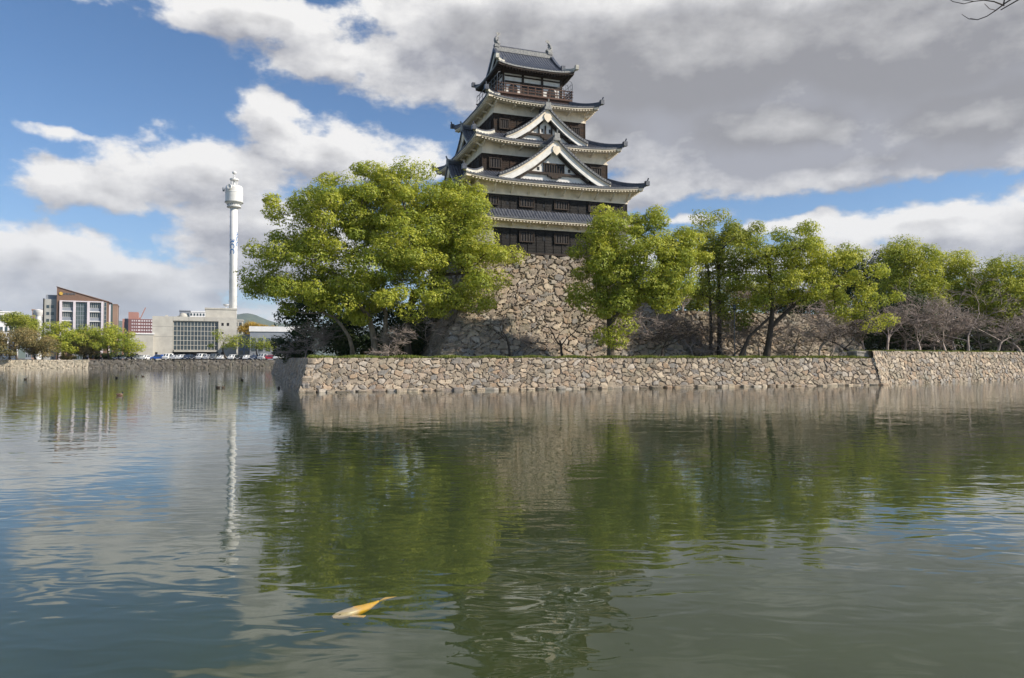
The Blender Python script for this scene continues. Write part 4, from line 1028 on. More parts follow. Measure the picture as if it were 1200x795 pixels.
# grass fringe on the wall top
def grass(name, lab, p0, p1, w, z, n, hgt, seed):
    r = np.random.default_rng(seed); p0 = np.array(p0); p1 = np.array(p1); d = (p1 - p0) / np.linalg.norm(p1 - p0); nr = np.array([-d[1], d[0]])
    q = p0 + (p1 - p0) * r.random(n)[:, None] + nr * (r.random(n)[:, None] ** 1.5 * w + .25)
    a = r.uniform(0, math.pi, n); dx = np.stack([np.cos(a), np.sin(a)], -1) * .05; h = hgt * r.uniform(.4, 1.3, n) * (.5 + .5 * np.sin(q[:, 0] * .8) ** 2); ln = r.normal(size=(n, 2)) * .05
    v = np.stack([np.c_[q - dx, np.full(n, z)], np.c_[q + dx, np.full(n, z)], np.c_[q + ln, z + h]], 1).reshape(-1, 3)
    g = MB(); g.add(v, None, np.arange(3 * n).reshape(-1, 3)); o = g.build(name, M['grass_blade']); set_attr(o.data, 'tint', np.repeat(r.random((n, 3)), 3, 0)); tag(o, lab, 'grass', kind='stuff')
grass('grass', 'bright green grass strip along the top of the moat wall', W[1], W[2], 6, 2.92, 40000, .27, 3)
grass('grass', 'dry grass on the terrace edge at the right', W[3], W[4], 5, 3.71, 9000, .2, 4)

# lamp post on the strip
b = gp(861, 82, 2.93); lp = empty('street_lamp', tuple(b)); tag(lp, 'thin dark lamp post with a small globe right of the two straight trunks', 'lamp post')
g = MB(); g.tube([(0, 0, 0), (0, 0, .6), (0, 0, 5.4)], [.09, .06, .045], 8); g.build('post', M['steel'], lp)
g = MB(); g.lathe([(.0, 5.38), (.12, 5.4), (.2, 5.6), (.2, 5.8), (.1, 5.98), (0, 6.02)], n=12); g.build('lamp_head', M['glass'], lp, smooth=True)
g = MB(); g.lathe([(0, 6.05), (.24, 6.0), (.26, 5.95), (.18, 5.95)], n=12); g.build('cap', M['steel'], lp)
# shrubs and bare trees on the upper ground behind the low boulder wall
for k, (px, D, x0, y0, rx, ry, ml, lab) in enumerate([
    (765, 112, 765, 352, 26, 20, 'leaf_dark', 'dark evergreen on the upper ground behind the round camphor'),
    (880, 116, 880, 348, 30, 20, 'leaf_mid', 'dull green tree on the upper ground behind the slender camphor'),
    (815, 110, 818, 350, 24, 20, 'leaf_mid', 'dull green tree on the upper ground seen between the round and the slender camphor'),
    (925, 112, 925, 356, 26, 16, 'leaf_dark', 'dark evergreen on the upper ground behind the open camphor trunk'),
    (965, 114, 968, 358, 26, 22, 'leaf_mid', 'dull green tree on the upper ground near the end of the low boulder wall')]):
    b = gp(px, D, 8.55); tree('evergreen_tree', lab, 'tree', b, [(trunk_line(b, at(x0, y0 + 6, D), .2, 5, k), .2, .4)], [pe(x0, y0, D, rx, ry, 18)], 24, 1.6, 300, .34, ml, 'bark_dark', seed=130 + k, shell=.2, group='trees on the upper ground')
for px, D, z, k, s, rz, lab in [(800, 99, 8.5, 0, 1.3, 1.1, 'bare tree on the upper ground left of the two straight trunks'), (905, 100, 8.5, 3, 1.1, 2.1, 'bare tree on the upper ground behind the open camphor'), (985, 101, 6.5, 1, 1.4, 3.1, 'bare tree at the outer corner of the low boulder wall'),
                             (790, 84, 2.93, 0, 1.5, 2.9, 'tangled bare cherry against the low boulder wall, left one'), (890, 86, 2.93, 0, 1.5, 4.0, 'tangled bare cherry against the low boulder wall, middle one'), (945, 88, 2.93, 3, 1.3, 0.5, 'tangled bare cherry against the low boulder wall, right one'),
                             (1060, 98, 3.72, 3, 1.9, 1.0, 'wide bare cherry behind the first two of the front row'), (1120, 101, 3.72, 3, 2.0, 2.0, 'wide bare cherry behind the third and fourth of the front row'), (1185, 106, 3.72, 3, 2.0, 5.0, 'wide bare cherry behind the last ones at the right edge'),
                             (760, 83.5, 2.93, 5, 1.5, 0.2, 'pale tangled cherry between the round camphor and the twisting one'), (820, 85, 2.93, 7, 1.6, 1.7, 'pale tangled cherry just left of the two straight trunks'), (858, 86, 2.93, 6, 1.7, 5.2, 'pale tangled cherry just left of the lamp post'),
                             (918, 87, 2.93, 5, 1.7, 3.3, 'pale tangled cherry just right of the open camphor trunk'), (972, 88, 2.93, 7, 1.6, 0.9, 'pale tangled cherry before the outer corner of the low boulder wall'), (690, 81, 2.93, 6, 1.2, 2.4, 'pale thin cherry left of the round camphor trunk'),
                             (548, 79, 2.93, 5, .9, 1.2, 'pale thin cherry at the left part of the keep base foot'), (575, 78, 2.93, 7, .8, 3.2, 'small pale cherry left of the dark Y-shaped one'), (622, 78, 2.93, 0, .9, 4.2, 'pale thin cherry right of the dark Y-shaped one'), (642, 79, 2.93, 6, .8, .8, 'small pale cherry left of the dark forked one'),
                             (505, 76, 2.93, 5, .95, 2.6, 'pale bare cherry in the shade left of the keep base foot'), (382, 77, 2.93, 6, .9, 3.0, 'pale arching bare cherry left of the camphor trunks'),
                             (1012, 96, 3.72, 0, 1.6, 3.6, 'bare cherry directly behind the brown stone step')]:
    o = bpy.data.objects.new('bare_cherry_tree', protos[k]); col.objects.link(o); o.location = gp(px, D, z - .05); o.scale = (s, s, s); o.rotation_euler = (0, 0, rz); tag(o, lab, 'tree', G_CH)

# ------------------------------------------------------------------ far bank: buildings, tower, cars, trees
M['concrete'] = mat('pale_concrete', (.50, .48, .43), (.42, .40, .36), .85, .4, .02, 3)
M['concrete_joint'] = mat('concrete_joint', (.30, .29, .27), None, .9)
M['brown_clad'] = mat('brown_cladding', (.20, .125, .09), (.17, .105, .078), .7, .3)
M['brown_clad2'] = mat('light_brown_cladding', (.30, .20, .15), (.27, .18, .135), .7, .3)
M['white_paint'] = mat('white_paint', (.78, .77, .77), (.70, .69, .69), .5, .5)
M['mauve'] = mat('pinkish_white_frame', (.66, .60, .64), (.60, .55, .58), .6, .5)
M['grey_wall'] = mat('blue_grey_wall', (.22, .245, .29), (.27, .29, .33), .8, .4)
M['grey_clad'] = mat('grey_cladding', (.40, .40, .38), (.34, .34, .32), .7, .4)
M['pink_wall'] = mat('pink_wall', (.38, .20, .17), (.34, .18, .15), .8, .3)
M['red_wall'] = mat('dark_red_wall', (.20, .10, .10), (.18, .09, .09), .8, .3)
M['glass_green'] = mat('green_glass', (.05, .075, .075), (.09, .12, .12), .08, .25, spec=.8)
M['blue_paint'] = mat('blue_lettering', (.03, .16, .42), None, .5)
M['gold'] = mat('gold_paint', (.6, .38, .08), None, .4)
M['steel_white'] = mat('white_steel', (.74, .73, .71), (.66, .65, .63), .45, .6)
for nm, c in dict(white=(.75, .75, .75), silver=(.42, .43, .45), black=(.02, .02, .025), blue=(.02, .10, .42), red=(.42, .03, .05), navy=(.03, .045, .09), grey=(.14, .15, .16)).items():
    M['car_' + nm] = mat('car_paint_' + nm, c, c, .25, 1, spec=.6)
M['rubber'] = mat('tyre_rubber', (.02, .02, .02), None, .9)
M['lampglass'] = mat('headlight_glass', (.6, .62, .65), None, .1, spec=.8)

def cosb(px): return math.cos(math.atan((600 - px) / 850))
def bld(name, lab, px, D, z=2.42, rz=0.0, cat='building', group=None):
    if cat != 'car': rz += math.atan((600 - px) / 850) * .93
    b = gp(px, D, z); o = empty(name, tuple(b), rz); tag(o, lab, cat, group); return o
def face(px0, px1, D, at0): return ((px0 - at0) / 850 * D, (px1 - at0) / 850 * D)
def zz_(py, D, z=2.42): return H + (420 - py) / 850 * D - z
def win_part(parent, name, x0, x1, y, z0, z1, nx, nz, pane, fr, w=.12, d=.12):
    g = MB(); g.box(x0, x1, y - .03, y + .05, z0, z1); o = g.build(name, M[pane], parent)
    f = MB()
    for k in range(nx + 1): x = x0 + (x1 - x0) * k / nx; f.box(x - w / 2, x + w / 2, y - d, y - .031, z0 - w / 2, z1 + w / 2)
    for k in range(nz + 1): z = z0 + (z1 - z0) * k / nz; f.box(x0, x1, y - d + .02, y - .033, z - w / 2, z + w / 2)
    f.build('frame', M[fr], o); return o

# white broadcasting building with its tower
D = 236; X = lambda p: (p - 228) / 850 * D * cosb(228); Z = lambda p: zz_(p, D)
wb = bld('office_building', 'pale concrete office block with a big dark window grid under the white tower', 228, D)
g = MB(); g.box(X(179), X(202.6), 0, 16, 0, Z(371.5)); g.box(X(202.6), X(256), 0, 16, Z(376.4), Z(371.5)); g.box(X(256), X(278), 0, 16, 0, Z(371.5)); g.box(X(202.6), X(256), .9, 16, 0, Z(376.4))
g.box(X(240), X(278), 3.0, 16, Z(371.5), Z(361.5)); g.box(X(240) - .2, X(278) + .2, 2.8, 16.2, Z(361.5), Z(361.5) + .5); g.build('wall', M['concrete'], wb)
g = MB(); 
for p in (383.5, 395): g.box(X(179) - .02, X(202.6), -.02, .0, Z(p) - .06, Z(p) + .06)
for p in (202.6, 221, 239): g.box(X(p) - .06, X(p) + .06, -.02, 0, Z(376.4), Z(371.5))
g.build('panel_joints', M['concrete_joint'], wb)
win_part(wb, 'window_grid', X(203.2), X(255.4), .7, Z(410.5), Z(377), 13, 6, 'glass', 'concrete', .15, .2)
g = MB(); g.box(X(204), X(255), -.4, .9, Z(412.6), Z(411)); g.build('canopy', M['concrete'], wb)
g = MB(); g.box(X(203), X(255.5), .85, .95, 0, Z(412.6)); g.build('recess_shade_panel', M['dark'], wb)  # near-black panel painting the shade inside the ground-floor recess
for px_, z1, z0 in ((261, 378, 381.5), (267.5, 378, 381.5), (261, 389, 391), (261, 412.5, 416.5), (184, 413, 418)):
    g = MB(); g.box(X(px_) - .35, X(px_) + .35, -.04, .03, Z(z0), Z(z1)); g.build('window', M['dark'], wb)
g = MB(); g.lathe([(0, 0), (.5, .1), (.9, .45), (1.0, .7)], (X(265), 5, Z(361.5) + 1.2)); g.tube([(X(265), 5, Z(361.5)), (X(265), 5, Z(361.5) + 1.3)], [.12, .12], 6); g.build('rooftop_dish', M['white_paint'], wb)
g = MB(); g.box(X(193), X(195.5), 3, 5, Z(371.5), Z(369.5)); g.box(X(206), X(209), 4, 6, Z(371.5), Z(370)); g.lathe([(1.3, 0), (1.3, .5), (.9, 1.2), (0, 1.5)], (X(213.5), 4, Z(371.5))); g.build('rooftop_units', M['concrete'], wb)

D = 246; tw = bld('broadcast_tower', 'tall slim white tower with a drum shaped head rising behind the office block', 272.5, D); Z = lambda p: zz_(p, D)
g = MB(); g.tube([(0, 0, 0), (0, 0, Z(300)), (0, 0, Z(243))], [1.42, 1.40, 1.36], 24); g.build('shaft', M['steel_white'], tw, smooth=True)
g = MB(); g.lathe([(1.36, Z(243.5)), (2.35, Z(242.8)), (2.45, Z(240.5)), (2.35, Z(240.2)), (2.35, Z(239.3)), (2.75, Z(238.5)), (3.15, Z(237.2)), (3.15, Z(225.8)), (3.22, Z(225.6)), (3.22, Z(225.0)), (3.12, Z(224.8)), (3.1, Z(219.5)), (2.8, Z(217.6)), (1.0, Z(216.4)), (0, Z(216.4))], n=36)
hd = g.build('tower_head', M['steel_white'], tw)
g = MB(); g.lathe([(3.2, Z(237.4)), (3.34, Z(237.0)), (3.34, Z(236.2)), (3.2, Z(235.9))], n=36); g.lathe([(2.4, Z(242.9)), (2.56, Z(242.6)), (2.56, Z(242)), (2.4, Z(241.8))], n=36); g.build('ring', M['grey_clad'], hd)
g = MB()
for k in range(18):
    a = k * math.tau / 18; g.tube([(2.42 * math.cos(a), 2.42 * math.sin(a), Z(240.5)), (2.42 * math.cos(a), 2.42 * math.sin(a), Z(238.8))], [.09, .09], 4)
g.build('railing', M['steel'], hd)
g = MB(); g.lathe([(0.35, Z(216.5)), (.35, Z(206.6)), (0, Z(206.6))], n=12)
for a in range(6): x, y = 1.15 * math.cos(a * math.tau / 6), 1.15 * math.sin(a * math.tau / 6); g.tube([(x, y, Z(216.5)), (x, y, Z(209.5))], [.12, .12], 6)
g.lathe([(0, Z(210.4)), (1.6, Z(210.4)), (1.6, Z(208.8)), (0, Z(208.8))], n=24); g.build('mast_platform', M['steel_white'], tw)
g = MB(); g.lathe([(.0, Z(203.4)), (.6, Z(202.8)), (.8, Z(201.2)), (.6, Z(199.8)), (0, Z(199.2))], n=16); g.tube([(0, 0, Z(206.6)), (0, 0, Z(203.2))], [.16, .16], 8); g.build('radar_dome', M['white_paint'], tw, smooth=True)
for dx, dy, pz, rr_, lab in ((-3.3, -.6, 222.3, .75, 'dark round dish on the left of the tower head'), (-1.4, -3.1, 220.6, .85, 'pale round dish on the front of the tower head')):
    g = MB(); d = Vector((dx, dy, 0)).normalized(); th = np.linspace(0, math.tau, 17)
    a = Vector((-d.y, d.x, 0)); c = Vector((dx, dy, Z(pz)))
    rows = [[c + d * o_ + (a * math.cos(t) + Vector((0, 0, 1)) * math.sin(t)) * q for t in th] for q, o_ in ((.02, .0), (rr_, .05), (rr_, .7), (rr_ * .95, .72), (.02, .55))]
    g.grid(np.array([[list(v) for v in rw] for rw in rows])); g.build('dish', M['grey_wall'] if dx < -3 else M['steel_white'], hd)['label'] = lab
g = MB()
for k in range(26): g.box(-1.52 if k % 2 else 1.40, -1.40 if k % 2 else 1.52, -.3, .3, 18 + k * 1.6, 18.35 + k * 1.6)
g.build('shaft_fittings', M['grey_clad'], tw)
def tower_text(name, ang, zt, size, m):
    cu = bpy.data.curves.new('txt', 'FONT'); cu.body = 'RCC'; cu.size = size; cu.resolution_u = 3; cu.offset = .05
    to = bpy.data.objects.new('txt', cu); col.objects.link(to); dg = bpy.context.evaluated_depsgraph_get(); dg.update()
    me = bpy.data.meshes.new_from_object(to.evaluated_get(dg)); bpy.data.objects.remove(to)
    me.name = name; w = max(v.co.x for v in me.vertices); h = max(v.co.y for v in me.vertices)
    for v in me.vertices:                                        # reads downwards, wrapped round the shaft
        x, y = v.co.x, v.co.y - h / 2; a = ang + y / 1.43; v.co = (1.445 * math.sin(a), -1.445 * math.cos(a), zt - x * 1.12)
    me.materials.append(m); o = bpy.data.objects.new(name, me); col.objects.link(o); o.parent = tw; return o
tower_text('tower_lettering', -.30, Z(280), 2.3, M['blue_paint'])['label'] = 'blue letters RCC reading down the shaft'
tower_text('tower_lettering', 1.3, Z(271), 2.3, M['blue_paint'])['label'] = 'second set of blue letters on the right side of the shaft'

tw.scale = (.9, .9, 1)
# brown building with the sloping roofline
D = 242; X = lambda p: (p - 98) / 850 * D * cosb(98); Z = lambda p: zz_(p, D)
bb = bld('office_building', 'brown building with a sloping roofline and white framed windows above green trees', 98, D, rz=R(-2))
g = MB()
g.prism([(X(66), 0), (X(127.5), 0), (X(127.5), Z(354)), (X(66), Z(337.2))], .9, 14); g.prism([(X(66), Z(352.6)), (X(127.5), Z(352.6)), (X(127.5), Z(353)), (X(127.5), Z(352.4)), (X(66), Z(337.2))], 0, .95)
g.box(X(66), X(70.5), 0, .9, 0, Z(352.6)); g.box(X(121.2), X(127.5), 0, .9, 0, Z(352.6)); g.build('wall', M['brown_clad'], bb)
g = MB(); g.hexa([(X(66) - .2, -.25, Z(337.2)), (X(131), -.25, Z(354.6)), (X(131), 14, Z(354.6)), (X(66) - .2, 14, Z(337.2)), (X(66) - .2, -.25, Z(336.7)), (X(131), -.25, Z(354)), (X(131), 14, Z(354)), (X(66) - .2, 14, Z(336.7))]); g.build('roof', M['brown_clad'], bb)
g = MB()
for p in (70.8, 86.6, 103, 119.6): g.box(X(p) - .35, X(p) + .35, -.5, .5, 0, Z(353))
g.box(X(70.8), X(119.6), -.45, .4, Z(354.2), Z(352.9)); g.build('white_frame', M['mauve'], bb)
for a, b_ in ((71.8, 85.6), (104.2, 118.4)):
    for t_, bt in ((354.6, 360.8), (366, 372), (377, 383), (388, 394)):
        win_part(bb, 'window', X(a), X(b_), .5, Z(bt), Z(t_), 6, 1, 'glass', 'grey_clad', .12, .15)
        g = MB(); g.box(X(a), X(b_), .1, .5, Z(bt + 4.6), Z(bt + .3)); g.build('spandrel', M['grey_wall'], bb); g = MB(); g.box(X(a), X(b_), -.15, .3, Z(bt + 5), Z(bt + 4)); g.build('floor_band', M['white_paint'], bb)
win_part(bb, 'glass_stair', X(87.6), X(102.2), .4, 0, Z(354.6), 5, 13, 'glass_green', 'grey_wall', .12, .15)
win_part(bb, 'side_window', X(121.6), X(124.4), -.02, Z(384), Z(354), 1, 6, 'glass', 'grey_clad', .1, .1)
g = MB(); g.box(X(127.5), X(129.5), .3, 10, 0, Z(355)); g.build('corner_pillar', M['mauve'], bb)
g = MB(); g.box(X(129.5), X(132), .5, 10, 0, Z(355.5)); g.build('corner_glass', M['glass_green'], bb)
g = MB(); g.box(X(132), X(137.5), .8, 14, 0, Z(356)); g.box(X(131.5), X(138), .6, 14.2, Z(356), Z(355.2)); g.build('side_wing', M['brown_clad2'], bb)
g = MB(); g.box(X(51), X(66), 1.4, 14, 0, Z(351.6)); g.build('grey_wing', M['grey_clad'], bb)
g = MB(); g.box(X(50), X(51.4), 1.0, 13, 0, Z(351)); g.build('wing_edge', M['dark'], bb)
g = MB(); g.box(X(52.5), X(65.8), 2.2, 12, Z(351.6), Z(346.4)); g.build('rooftop_plant_screen', M['grey_wall'], bb)
for row in range(5):
    for cx in (55.5, 60.5):
        g = MB(); g.box(X(cx - 1.7), X(cx + 1.7), 1.34, 1.42, Z(362 + row * 8), Z(358.5 + row * 8)); g.build('window', M['glass'], bb)
g = MB(); g.lathe([(0, 0), (.55, 0), (.55, .15), (0, .15)], n=14); rot = Matrix.Rotation(R(90), 3, 'X')
g.build('sign_emblem', M['gold'], bb, xf=lambda v: (v @ np.array(rot).T) + [X(70.8), -.08, Z(345)])
g = MB(); rr = np.random.default_rng(3)
for k in range(7):                                            # letters too small to read in the picture: raised strokes
    x = X(73.2) + k * .50; g.box(x, x + .12, -.12, -.0, Z(346.2), Z(344)); 
    if k % 2: g.box(x + .12, x + .34, -.12, 0, Z(344.5), Z(344)); g.box(x + .12, x + .3, -.12, 0, Z(345.4), Z(345.0))
    else: g.box(x + .26, x + .38, -.12, 0, Z(346.2), Z(344.2))
g.build('sign_lettering', M['steel'], bb)

# pink and red apartment blocks, crane
D = 335; X = lambda p: (p - 160) / 850 * D * cosb(160); Z = lambda p: zz_(p, D)
pb = bld('apartment_building', 'salmon pink and dark red apartment block beyond the green trees', 160, D)
g = MB(); g.box(X(150), X(161.5), 0, 12, 0, Z(366)); g.box(X(143), X(145.5), 1, 12, 0, Z(374)); g.build('pink_tower', M['pink_wall'], pb)
g = MB(); g.box(X(145.5), X(150), 2, 12, 0, Z(373.5)); g.build('dark_wing', M['grey_wall'], pb)
g = MB(); g.box(X(161.5), X(178), .5, 12, 0, Z(374)); g.box(X(150), X(161.5), -.4, 0, 0, Z(374)); g.build('wall', M['red_wall'], pb)
for row in range(8):
    g = MB(); z = Z(377 + row * 3.7)
    for k in range(7): g.box(X(162.5) + k * .98, X(162.5) + k * .98 + .55, .3, .52, z, z + .75)
    g.build('balcony_row', M['mauve'], pb)
    g = MB(); z = Z(377 + row * 3.7)
    for k in range(4): g.box(X(154) + k * .85, X(154) + k * .85 + .4, -.5, -.4, z, z + .7)
    g.build('window_row', M['mauve'], pb)
D = 380; X = lambda p: (p - 167) / 850 * D * cosb(167); Z = lambda p: zz_(p, D)
cr = bld('construction_crane', 'thin reddish crane boom rising behind the pink apartment block', 167, D, cat='crane')
g = MB(); g.bar((-1.2, 0, 0), (-1.2, 0, Z(374)), .8); g.build('mast', M['red_wall'], cr); g = MB(); g.bar((-1.2, 0, Z(373.5)), (1.2, 0, Z(360.5)), .45); g.bar((-1.2, 0, Z(373.5)), (-2.6, 0, Z(372.5)), .6); g.build('boom', M['pink_wall'], cr)

def simple_block(name, lab, px0, px1, py, D, m, depth=12, wins=None, parapet=None, z=2.42, pane='glass', rz=0):
    c = (px0 + px1) / 2; o = bld(name, lab, c, D, z, rz); w = (px1 - px0) / 850 * D * cosb(c); h = zz_(py, D, z)
    g = MB(); g.box(-w / 2, w / 2, 0, depth, 0, h); g.build('wall', M[m], o)
    g = MB(); g.box(-w / 2 - .25, w / 2 + .25, -.25, depth + .2, h + .003, h + (.5 if not parapet else parapet)); g.build('roof_edge', M['white_paint' if parapet else m], o)
    if wins:
        nx, nz = wins
        for r_ in range(nz):
            for k in range(nx):
                x = -w / 2 + w * (k + .5) / nx; zc = h * (r_ + .55) / nz; g = MB(); g.box(x - w / nx * .3, x + w / nx * .3, -.05, .04, zc - h / nz * .25, zc + h / nz * .22); g.build('window', M[pane], o)
    return o
simple_block('apartment_building', 'dark blue grey flat roofed block behind the office block roof', 210, 222, 365, 330, 'grey_wall', wins=(3, 6))
simple_block('apartment_building', 'stepped white apartment block behind the office block roof', 222, 240, 366, 340, 'white_paint', wins=(5, 9))
simple_block('warehouse', 'low white warehouse left of the office block', 152, 179.5, 392, 228, 'concrete', wins=None, parapet=.4)
simple_block('warehouse', 'blue grey shed with a white parapet right of the office block', 293, 352, 389, 224, 'grey_wall', parapet=1.6, wins=(7, 1))
simple_block('warehouse', 'narrow grey annex between the office block and the shed', 279, 293, 394, 232, 'grey_wall', wins=(2, 2))
simple_block('office_building', 'cream block glimpsed right of the tower foot', 274, 284, 376, 300, 'concrete', wins=(2, 5))
simple_block('office_building', 'white long building behind the bronze bushes at the left edge', -30, 21, 366, 300, 'white_paint', wins=(9, 4))
simple_block('office_building', 'tan block left of the brown building', 37, 48, 364, 310, 'brown_clad2', wins=(3, 8))
simple_block('office_building', 'dark glazed block between the tan block and the bushes', 30, 38, 374, 330, 'grey_wall', wins=(3, 6))
simple_block('apartment_building', 'grey block with dark windows tucked left of the brown building', 46, 51, 372, 290, 'grey_clad', wins=(2, 9))
st = bld('chimney_stack', 'white round stack in front of the tan block', 44.5, 270, cat='chimney'); g = MB(); g.lathe([(1.0, 0), (.9, 16), (1.6, 17.5), (1.8, 18.3), (0, 18.8)]); g.build('stack', M['steel_white'], st)

# hills on the horizon
def hills(name, D, a0, a1, hbase, hamp, seed, m):
    r = np.random.default_rng(seed); n = 260; az_ = np.linspace(R(a0), R(a1), n); k = np.arange(n)
    prof = hbase + hamp * (np.sin(az_ * 21 + seed) * .5 + np.sin(az_ * 47 + 2 * seed) * .3 + np.sin(az_ * 113 + seed) * .14) + r.normal(size=n) * hamp * .02
    g = MB(); rows = []
    for f, q in ((0, 0), (.35, .45), (.7, .85), (1, 1), (1.5, .6), (2.2, 0)):
        d = D * (1 + .12 * f); jit = r.normal(size=n) * hamp * .05 * (0 < q < 1)
        rows.append(np.stack([np.sin(az_) * d, np.cos(az_) * d, 2 + prof * q + jit], -1))
    g.grid(np.array(rows)); o = g.build(name, m, smooth=True); o['kind'] = 'structure'
M['hill'] = mat('forested_hill', (.035, .06, .03), (.06, .085, .04), .95, .01, spec=.05)
hills('hills', 8200, -50, 30, 440, 110, 3, M['hill'])

# parked cars
def car(kind, paint, lab, px, D, rz):
    root = bld('parked_car', lab, px, D, 2.43, rz, 'car', 'cars parked on the far bank')
    L, Wd = (4.3, 1.7) if kind != 'van' else (4.4, 1.72); hb, ht = (.78, 1.42) if kind == 'sedan' else (.85, 1.58) if kind == 'hatch' else (.95, 1.85)
    prof = {'sedan': [(-2.15, .3), (-2.15, .72), (-1.45, .86), (-.75, 1.38), (.65, 1.42), (1.35, .95), (2.1, .88), (2.15, .3)], 'hatch': [(-2.1, .3), (-2.12, .75), (-1.35, .92), (-.7, 1.5), (1.2, 1.54), (1.95, 1.0), (2.1, .6), (2.1, .3)], 'van': [(-2.15, .3), (-2.2, .9), (-1.7, 1.05), (-1.1, 1.8), (1.9, 1.85), (2.15, 1.2), (2.2, .6), (2.2, .3)]}[kind]
    g = MB(); xs = [p[0] for p in prof]; rows = []
    for y, inset, dz in ((-Wd / 2, 0, 0), (-Wd / 2 + .04, 0, 0), (0, 0, .04), (Wd / 2 - .04, 0, 0), (Wd / 2, 0, 0)):
        rows.append([(x, y * (.86 if z > 1.0 else 1), z + dz) for x, z in prof] + [(prof[0][0], y, prof[0][1])])
    g.grid(np.array(rows)); k = len(prof)
    for sy in (-1, 1):
        pts = [(x, sy * Wd / 2 * (.86 if z > 1.0 else 1), z) for x, z in prof]; g.add([(0, sy * Wd / 2, .6)] + pts, None, [(0, i + 1, (i + 1) % k + 1) for i in range(k)])
    g.build('body', M[paint], root, smooth=False)
    pr = [p for p in prof if p[1] > .8]; g = MB()
    for sy in (-1, 1): y = sy * Wd / 2 * .93; g.hexa([(-1.1, y - .06, .92), (1.2, y - .06, .92), (.7, y * .93 - .06, ht - .14), (-.6, y * .93 - .06, ht - .14), (-1.1, y + .06, .92), (1.2, y + .06, .92), (.7, y * .93 + .06, ht - .14), (-.6, y * .93 + .06, ht - .14)])
    g.build('side_windows', M['glass'], root)
    a, b_ = (prof[2], prof[3]); g = MB(); nx, nz = -(b_[1] - a[1]), (b_[0] - a[0]); ln = math.hypot(nx, nz); nx, nz = nx / ln * .02, nz / ln * .02
    P0 = (a[0] + .08 * (b_[0] - a[0]) + nx, a[1] + .08 * (b_[1] - a[1]) + nz); P1 = (a[0] + .9 * (b_[0] - a[0]) + nx, a[1] + .9 * (b_[1] - a[1]) + nz)
    g.add([(P0[0], -.7, P0[1]), (P0[0], .7, P0[1]), (P1[0], .6, P1[1]), (P1[0], -.6, P1[1])], [(0, 1, 2, 3)]); g.build('windscreen', M['glass'], root)
    for x in (-1.35, 1.35):
        for sy in (-1, 1):
            g = MB(); g.tube([(x, sy * (Wd / 2 - .18), .32), (x, sy * (Wd / 2 + .02), .32)], [.32, .32], 14); w_ = g.build('wheel', M['rubber'], root)
            g = MB(); g.tube([(x, sy * (Wd / 2 + .0), .32), (x, sy * (Wd / 2 + .03), .32)], [.18, .18], 10); g.build('rim', M['steel'], w_)
    for sy in (-1, 1): g = MB(); g.box(-2.19, -2.1, sy * .62 - .16, sy * .62 + .16, .58, .74); g.build('headlight', M['lampglass'], root)
    g = MB(); g.box(-2.2, -2.12, -.35, .35, .36, .5); g.build('number_plate', M['white_paint'], root)
cars = [(140, 'navy', 'sedan', 'dark navy sedan half in the shade of the green trees, leftmost of the row'), (148, 'silver', 'hatch', 'silver hatchback second from the left of the parked row'), (155, 'black', 'van', 'black van in front of the low white warehouse'), (163, 'grey', 'sedan', 'grey sedan in front of the low white warehouse'), (171, 'white', 'sedan', 'white sedan just left of the bright blue car'),
        (186, 'blue', 'hatch', 'bright blue hatchback below the blank wall of the office block'), (197, 'white', 'van', 'white van two places right of the bright blue car'), (205.5, 'silver', 'sedan', 'silver sedan at the left end of the window grid'), (213, 'white', 'hatch', 'white hatchback below the left part of the window grid'), (221, 'navy', 'hatch', 'navy hatchback below the middle of the window grid'),
        (229, 'black', 'sedan', 'black sedan below the middle of the window grid'), (236, 'white', 'van', 'white van below the right half of the window grid'), (244, 'silver', 'hatch', 'silver hatchback left of the small tree by the office'), (252, 'grey', 'van', 'grey van at the right end of the window grid'), (260, 'white', 'sedan', 'white sedan just left of the small tree trunk'),
        (273, 'white', 'hatch', 'white hatchback right of the small tree trunk'), (281, 'black', 'hatch', 'black hatchback in front of the narrow annex'), (290, 'white', 'sedan', 'white sedan at the left corner of the blue grey shed'), (299, 'navy', 'sedan', 'navy sedan in front of the blue grey shed'), (308, 'silver', 'van', 'silver van left of the red car'), (317, 'red', 'sedan', 'red sedan in front of the blue grey shed'), (326, 'white', 'hatch', 'white hatchback right of the red car')]
for k, (px, c, kd, lab) in enumerate(cars): car(kd, 'car_' + c, lab, px, 216 + (k % 3) * .6, R(90 + (k * 37 % 9) - 4) if c != 'red' and c != 'blue' else R(8))

